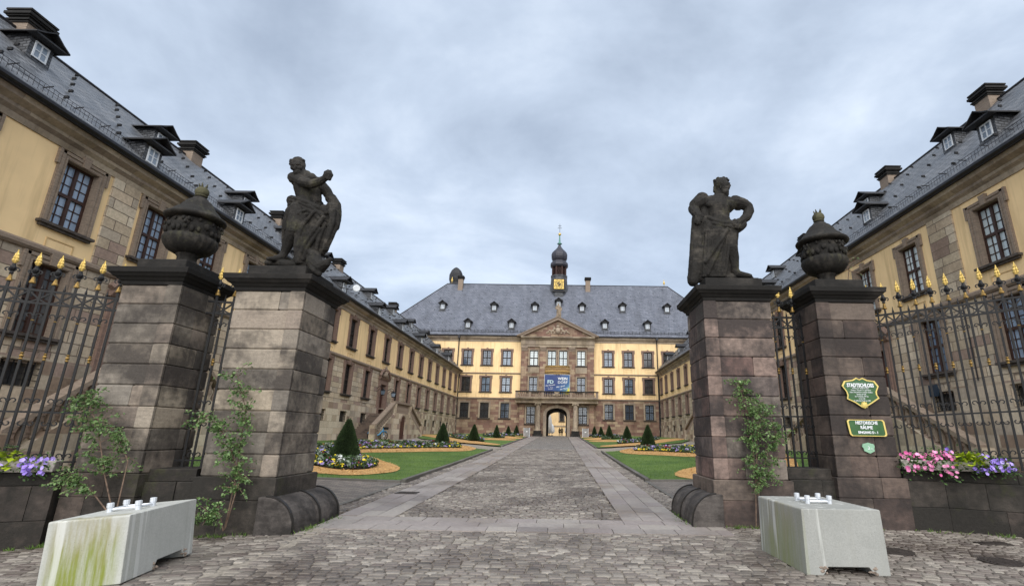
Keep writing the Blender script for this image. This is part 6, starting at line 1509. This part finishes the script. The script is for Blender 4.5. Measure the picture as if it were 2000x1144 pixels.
# ------------------------------------------------------------------ young birches leaning against the piers
M['leaf'] = toned('birch_leaves', [(.03, .07, .016), (.06, .125, .03), (.10, .18, .05), (.19, .28, .10), (.045, .10, .022)], .5, nscale=3, bmp=0, spec=.5)
M['birch_bark'] = plain('thin_birch_stem', (.16, .11, .08), .8, var=.4, scale=15)
def birch(stems, label, seed, nleaf, droop=.35):
    r = random.Random(seed); b0 = stems[0][0]; t = thing('birch_sapling', label, 'sapling', tuple(b0), 0, 'young birches leaning on the gate'); w = MB(); lf = MB()
    def leafat(p):
        s = r.uniform(.020, .044); d = Vector((r.uniform(-1, 1), r.uniform(-1.3, .4), r.uniform(-1, .25))).normalized(); u = d.orthogonal().normalized(); u.rotate(Matrix.Rotation(r.uniform(0, 6.28), 3, d)); v = d.cross(u)
        q = p + d * .012; lf.add([q, q + d * s * .5 + u * s * .48, q + d * s * .8 + u * s * .4 + v * .005, q + d * s * 1.5, q + d * s * .8 - u * s * .4 + v * .005, q + d * s * .5 - u * s * .48], [(0, 1, 2, 3, 4, 5)], r.random())
    tw = []
    for st in stems:
        pts = [Vector(p) for p in st]; w.tube(pts, [.012 - .008 * i / (len(pts) - 1) for i in range(len(pts))], 6)
        for i in range(len(pts) - 1):
            if i == 0: continue
            for _ in range(22):
                p = pts[i].lerp(pts[i + 1], r.random()); L = r.uniform(.10, .40); d = Vector((r.uniform(-1, 1), r.uniform(-.7, .15), r.uniform(-.15, .75))).normalized()
                q = [p]; 
                for k in range(5): d = (d + Vector((r.uniform(-.2, .2), r.uniform(-.1, .1), -droop * .3))).normalized(); q.append(q[-1] + d * L / 5)
                w.tube(q, [.006, .005, .004, .003, .003, .002], 4); tw.append(q)
    for _ in range(nleaf):
        q = r.choice(tw); k = r.randrange(1, 5); leafat(q[k].lerp(q[k + 1], r.random()) + Vector((r.uniform(-.03, .03), r.uniform(-.03, .03), r.uniform(-.03, .03))))
    w.build('branches', M['birch_bark'], t, fix=False); lf.build('foliage', M['leaf'], t, fix=False, merge=False)
birch([[at(438, 1034, 8.72), at(455, 960, 8.72), at(468, 880, 8.7), at(480, 800, 8.72), at(462, 725, 8.74)], [at(440, 1030, 8.7), at(470, 930, 8.65), at(440, 850, 8.6), at(405, 810, 8.55)], [at(436, 1036, 8.7), at(425, 985, 8.6), at(395, 1025, 8.45)]], 'young birch leaning on the pier of the pointing statue', 31, 2200)
birch([[at(222, 1010, 8.3), at(205, 930, 8.32), at(195, 860, 8.35), at(180, 800, 8.4), at(172, 775, 8.42)], [at(225, 1008, 8.3), at(250, 900, 8.35), at(222, 830, 8.35)], [at(215, 1005, 8.25), at(180, 960, 8.2), at(135, 935, 8.15)]], 'young birch leaning on the grey urn pier', 32, 1900)
birch([[at(1477, 1030, 9.86), at(1476, 940, 9.86), at(1470, 860, 9.86), at(1455, 790, 9.88), at(1440, 740, 9.9)], [at(1500, 1032, 9.82), at(1480, 960, 9.82), at(1500, 880, 9.8), at(1520, 830, 9.78)], [at(1478, 940, 9.85), at(1478, 850, 9.82), at(1492, 790, 9.8)]], 'young birch leaning on the reddish pier of the bearded statue', 33, 2700)
r9 = random.Random(40)
birch([[at(1655, 560, 10.9), at(1658, 530, 10.9), at(1655, 508, 10.9)]], 'small leafy shoot growing on top of the signed pier', 41, 26)
# ------------------------------------------------------------------ flower boxes on the low walls
M['pink'] = toned('pink_petunias', [(.58, .10, .30), (.72, .22, .44), (.80, .36, .55)], .6, nscale=5, bmp=0); M['violet'] = toned('violet_petunias', [(.20, .12, .50), (.32, .22, .66), (.42, .33, .74)], .6, nscale=5, bmp=0)
M['lime'] = toned('lime_leaves', [(.30, .40, .02), (.44, .54, .03), (.36, .46, .04)], .5, nscale=5, bmp=0); M['green'] = toned('dark_green_leaves', [(.02, .05, .012), (.045, .095, .022), (.07, .13, .03)], .6, nscale=5, bmp=0)
M['trough'] = plain('pale_stone_trough', (.42, .39, .35), .85, var=.2, scale=25, bmp=.3)
def bloom(mb, c, r, rng, n=5):
    d = Vector((rng.uniform(-.7, .7), -1, rng.uniform(-.2, 1.0))).normalized(); u = d.orthogonal().normalized(); v = d.cross(u); N = 10
    vs = [c - d * r * .35] + [c + (u * math.cos(6.283 * k / N) + v * math.sin(6.283 * k / N)) * r * (1 if k % 2 == 0 else .86) + d * rng.uniform(-.004, .004) for k in range(N)]
    mb.add(vs, [(0, 1 + k, 1 + (k + 1) % N) for k in range(N)], rng.random())
def flowerbox(p0, p1, groups, label, seed):
    r = random.Random(seed); p0, p1 = Vector(p0), Vector(p1); t = thing('flower_box', label, 'flower box', tuple((p0 + p1) / 2)); L = (p1 - p0).length; a = math.atan2(p1.y - p0.y, p1.x - p0.x); t.rotation_euler = (0, 0, a)
    m = MB(); m.prism([(-L / 2, -.10), (L / 2, -.10), (L / 2, .10), (-L / 2, .10)], 0, .17, top=[(-L / 2 - .03, -.125), (L / 2 + .03, -.125), (L / 2 + .03, .125), (-L / 2 - .03, .125)]); m.build('trough', M['trough'], t, local=True, bevel=.012)
    acc = {}
    def get(k): return acc.setdefault(k, MB())
    for (x0, x1, kind, n, zlo, zhi) in groups:
        for _ in range(n):
            x = r.uniform(x0, x1); z = r.uniform(zlo, zhi); y = -.16 - .12 * r.random() if z < .12 else r.uniform(-.22, .08)
            if kind in ('pink', 'violet'):
                for _k in range(5):
                    q = Vector((x, y, z)) + Vector((r.gauss(0, .07), r.uniform(-.02, .08), r.gauss(0, .06) - .03)); s = r.uniform(.02, .035); d = Vector((r.uniform(-1, 1), -.6, r.uniform(-.5, 1))).normalized(); u = d.orthogonal().normalized(); v = d.cross(u); get('green').add([q, q + u * s * .6 + v * s, q + v * s * 2, q - u * s * .6 + v * s], [(0, 1, 2, 3)], r.random())
                bloom(get(kind), Vector((x, y - .03, z)), r.uniform(.026, .042), r)
            else:
                d = Vector((r.uniform(-1, 1), r.uniform(-1.2, .2), r.uniform(-.3, .8))).normalized(); u = d.cross(Vector((0, 0, 1))).normalized(); v = u.cross(d); q = Vector((x, y, z)); s = r.uniform(.06, .10) if kind == 'lime' else r.uniform(.05, .085)
                get(kind).add([q, q + d * s * .5 + u * s * .5, q + d * s * 1.3 - v * s * .2, q + d * s * .5 - u * s * .5], [(0, 1, 2), (0, 2, 3)], r.random())
    nm = {'pink': 'pink_petunias', 'violet': 'violet_petunias', 'lime': 'lime_foliage', 'green': 'green_foliage'}
    for k, mb in acc.items(): mb.build(nm[k], M[k], t, local=True, fix=False, merge=False)['kind'] = 'stuff'
flowerbox((6.52, 10.07, 1.07), (7.98, 9.47, 1.07), [(-.78, -.30, 'pink', 34, -.02, .30), (-.30, .02, 'pink', 34, .18, .34), (-.40, .02, 'pink', 12, -.1, .1), (-.1, .05, 'violet', 4, .3, .4), (.02, .44, 'lime', 210, .1, .30), (.42, .52, 'violet', 8, .2, .3), (.25, .5, 'violet', 12, -.02, .1), (.5, .88, 'violet', 36, .0, .24), (-.9, .9, 'green', 130, .02, .2)], 'stone flower box with pink petunias, lime leaves and violet petunias', 5)
flowerbox((-9.75, 7.80, .9), (-8.12, 8.48, .9), [(.50, .84, 'violet', 32, -.02, .24), (-.3, .46, 'lime', 190, .06, .30), (-.3, .3, 'violet', 8, -.02, .12), (-.8, -.3, 'pink', 22, .15, .35), (-.5, .4, 'green', 120, .2, .4)], 'stone flower box with mostly lime leaves beside the urn pier', 6)
# weeds and moss tufts along the foot of the walls
rw = random.Random(77); m = MB()
for a, b, n in (((-9.7, 7.66), (-8.0, 8.36), 40), ((-6.8, 8.5), (-6.1, 8.7), 20), ((-8.0, 8.4), (-6.9, 8.45), 30), ((-6.1, 8.75), (-4.9, 8.78), 30), ((3.0, 9.88), (4.3, 9.88), 26), ((4.3, 9.96), (6.5, 9.9), 16), ((6.5, 9.92), (8.2, 9.26), 16), ((-4.2, 8.75), (-4.2, 10.4), 16), ((2.4, 9.9), (2.4, 11.6), 16)):
    for _ in range(n):
        u = (int(rw.random() * 7) + rw.random() ** 3) / 7; x, y = a[0] + (b[0] - a[0]) * u + rw.gauss(0, .03), a[1] + (b[1] - a[1]) * u - abs(rw.gauss(0, .03)); z = H(x, y)
        for _k in range(rw.randint(3, 9)):
            an = rw.uniform(0, 6.28); h = rw.uniform(.02, .085); w = rw.uniform(.004, .01); dx, dy = rw.gauss(0, .03), rw.gauss(0, .03)
            m.add([(x + dx - w * math.cos(an), y + dy - w * math.sin(an), z), (x + dx + w * math.cos(an), y + dy + w * math.sin(an), z), (x + dx * 2 + rw.gauss(0, .02), y + dy * 2, z + h)], [(0, 1, 2)], rw.random())
o = m.build('weeds', M['blade'], None, fix=False, merge=False); o['kind'] = 'stuff'; o['label'] = 'small green weeds growing along the foot of the gate walls'
# ------------------------------------------------------------------ bicycle at the stairs
M['bike_blue'] = plain('blue_bicycle_paint', (.04, .22, .42), .35, .1); M['rubber'] = plain('black_rubber', (.012, .012, .012), .7)
def bicycle(loc, rz):
    t = thing('bicycle', 'blue hire bicycle parked at the foot of the stone staircase', 'bicycle', loc, rz)
    for x in (-.52, .52):
        w = MB(); pts = [(x + .31 * math.cos(k * 6.2832 / 20), 0, .33 + .31 * math.sin(k * 6.2832 / 20)) for k in range(21)]; w.tube(pts, .025, 6); o = w.build('wheel', M['rubber'], t, local=True)
        s = MB()
        for k in range(8): s.tube([(x, 0, .33), (x + .29 * math.cos(k * .785), 0, .33 + .29 * math.sin(k * .785))], .006, 4)
        s.ball((x, 0, .33), .05, 8, 6); s.build('spokes', M['zinc'], o, local=True)
    f = MB(); f.tube([(.52, 0, .33), (.40, 0, .95)], .028, 6); f.tube([(.42, 0, .82), (.1, 0, .42), (-.12, 0, .36)], .05, 6); f.tube([(-.12, 0, .36), (-.22, 0, .86)], .035, 6); f.tube([(-.12, 0, .36), (-.52, 0, .33)], .025, 6); f.tube([(-.52, 0, .33), (-.2, 0, .7)], .022, 6)
    f.tube([(-.86, 0, .5), (-.72, 0, .66), (-.52, 0, .71), (-.3, 0, .64)], .04, 5); f.tube([(.2, 0, .55), (.36, 0, .68), (.56, 0, .70), (.74, 0, .62)], .035, 5); f.build('frame', M['bike_blue'], t, local=True)
    b = MB(); b.tube([(.40, 0, .95), (.38, 0, 1.05)], .022, 6); b.tube([(.3, -.28, 1.08), (.38, -.1, 1.06), (.38, .1, 1.06), (.3, .28, 1.08)], .018, 6); b.build('handlebar', M['iron'], t, local=True)
    s = MB(); s.ball((-.24, 0, .93), (.15, .09, .045), 10, 6); s.tube([(-.22, 0, .84), (-.24, 0, .92)], .016, 6); s.build('saddle', M['rubber'], t, local=True)
    k = MB(); k.box(.48, .78, -.16, .16, .82, .86); k.box(.48, .5, -.16, .16, .86, 1.02); k.box(.76, .78, -.16, .16, .86, 1.02); k.box(.5, .76, -.16, -.14, .86, 1.02); k.box(.5, .76, .14, .16, .86, 1.02); k.build('front_basket', M['iron'], t, local=True)
bp = at(737, 857, 42.0); bicycle((bp.x, 42.0, H(bp.x, 42.0) + .01), R(42))
# ------------------------------------------------------------------ two people walking beyond the archway
def person(x, y, label, coat, s, seed):
    t = thing('person', label, 'person', (x, y, 1.25), 0, None); cv = lambda a, b, c: Vector((x + a * s, y + c * s, 1.25 + b * s))
    ch = [[(0, .95, 0, .15), (0, 1.15, 0, .13), (0, 1.38, 0, .15)], [(0, 1.42, 0, .06), (0, 1.56, 0, .055)], [(-.19, 1.4, 0, .06), (-.25, 1.12, .02, .05), (-.22, .86, -.06, .04), (-.22, .78, -.08, .035)], [(.19, 1.4, 0, .06), (.25, 1.12, .02, .05), (.23, .86, -.06, .04), (.23, .78, -.08, .035)],
          [(-.09, .92, 0, .095), (-.1, .5, -.06, .07), (-.1, .08, -.02, .045), (-.1, .04, -.14, .04)], [(.09, .92, 0, .095), (.11, .5, .05, .07), (.11, .08, .16, .045), (.11, .04, .05, .04)]]
    b = [(0, 1.63, 0, (.085, .1, .12)), (0, 1.62, -.1, .025)]
    sculpt('body', ch, b, cv, s, t, coat, .03, .002)
    h = MB(); h.ball(cv(0, 1.67, .03), (.1 * s, .11 * s, .11 * s), 10, 7); h.build('hair', M['bark'], t, smooth=True)
M['coat'] = plain('black_coat', (.012, .012, .013), .9)
pp = at(1093, 846, 112); person(pp.x, 112, 'person in black clothes standing in the archway view beside another', M['coat'], 1.0, 1)
pp = at(1097.5, 846, 110); person(pp.x, 110, 'person in dark coat nearer the parasol in the archway view', M['coat'], 1.03, 2)
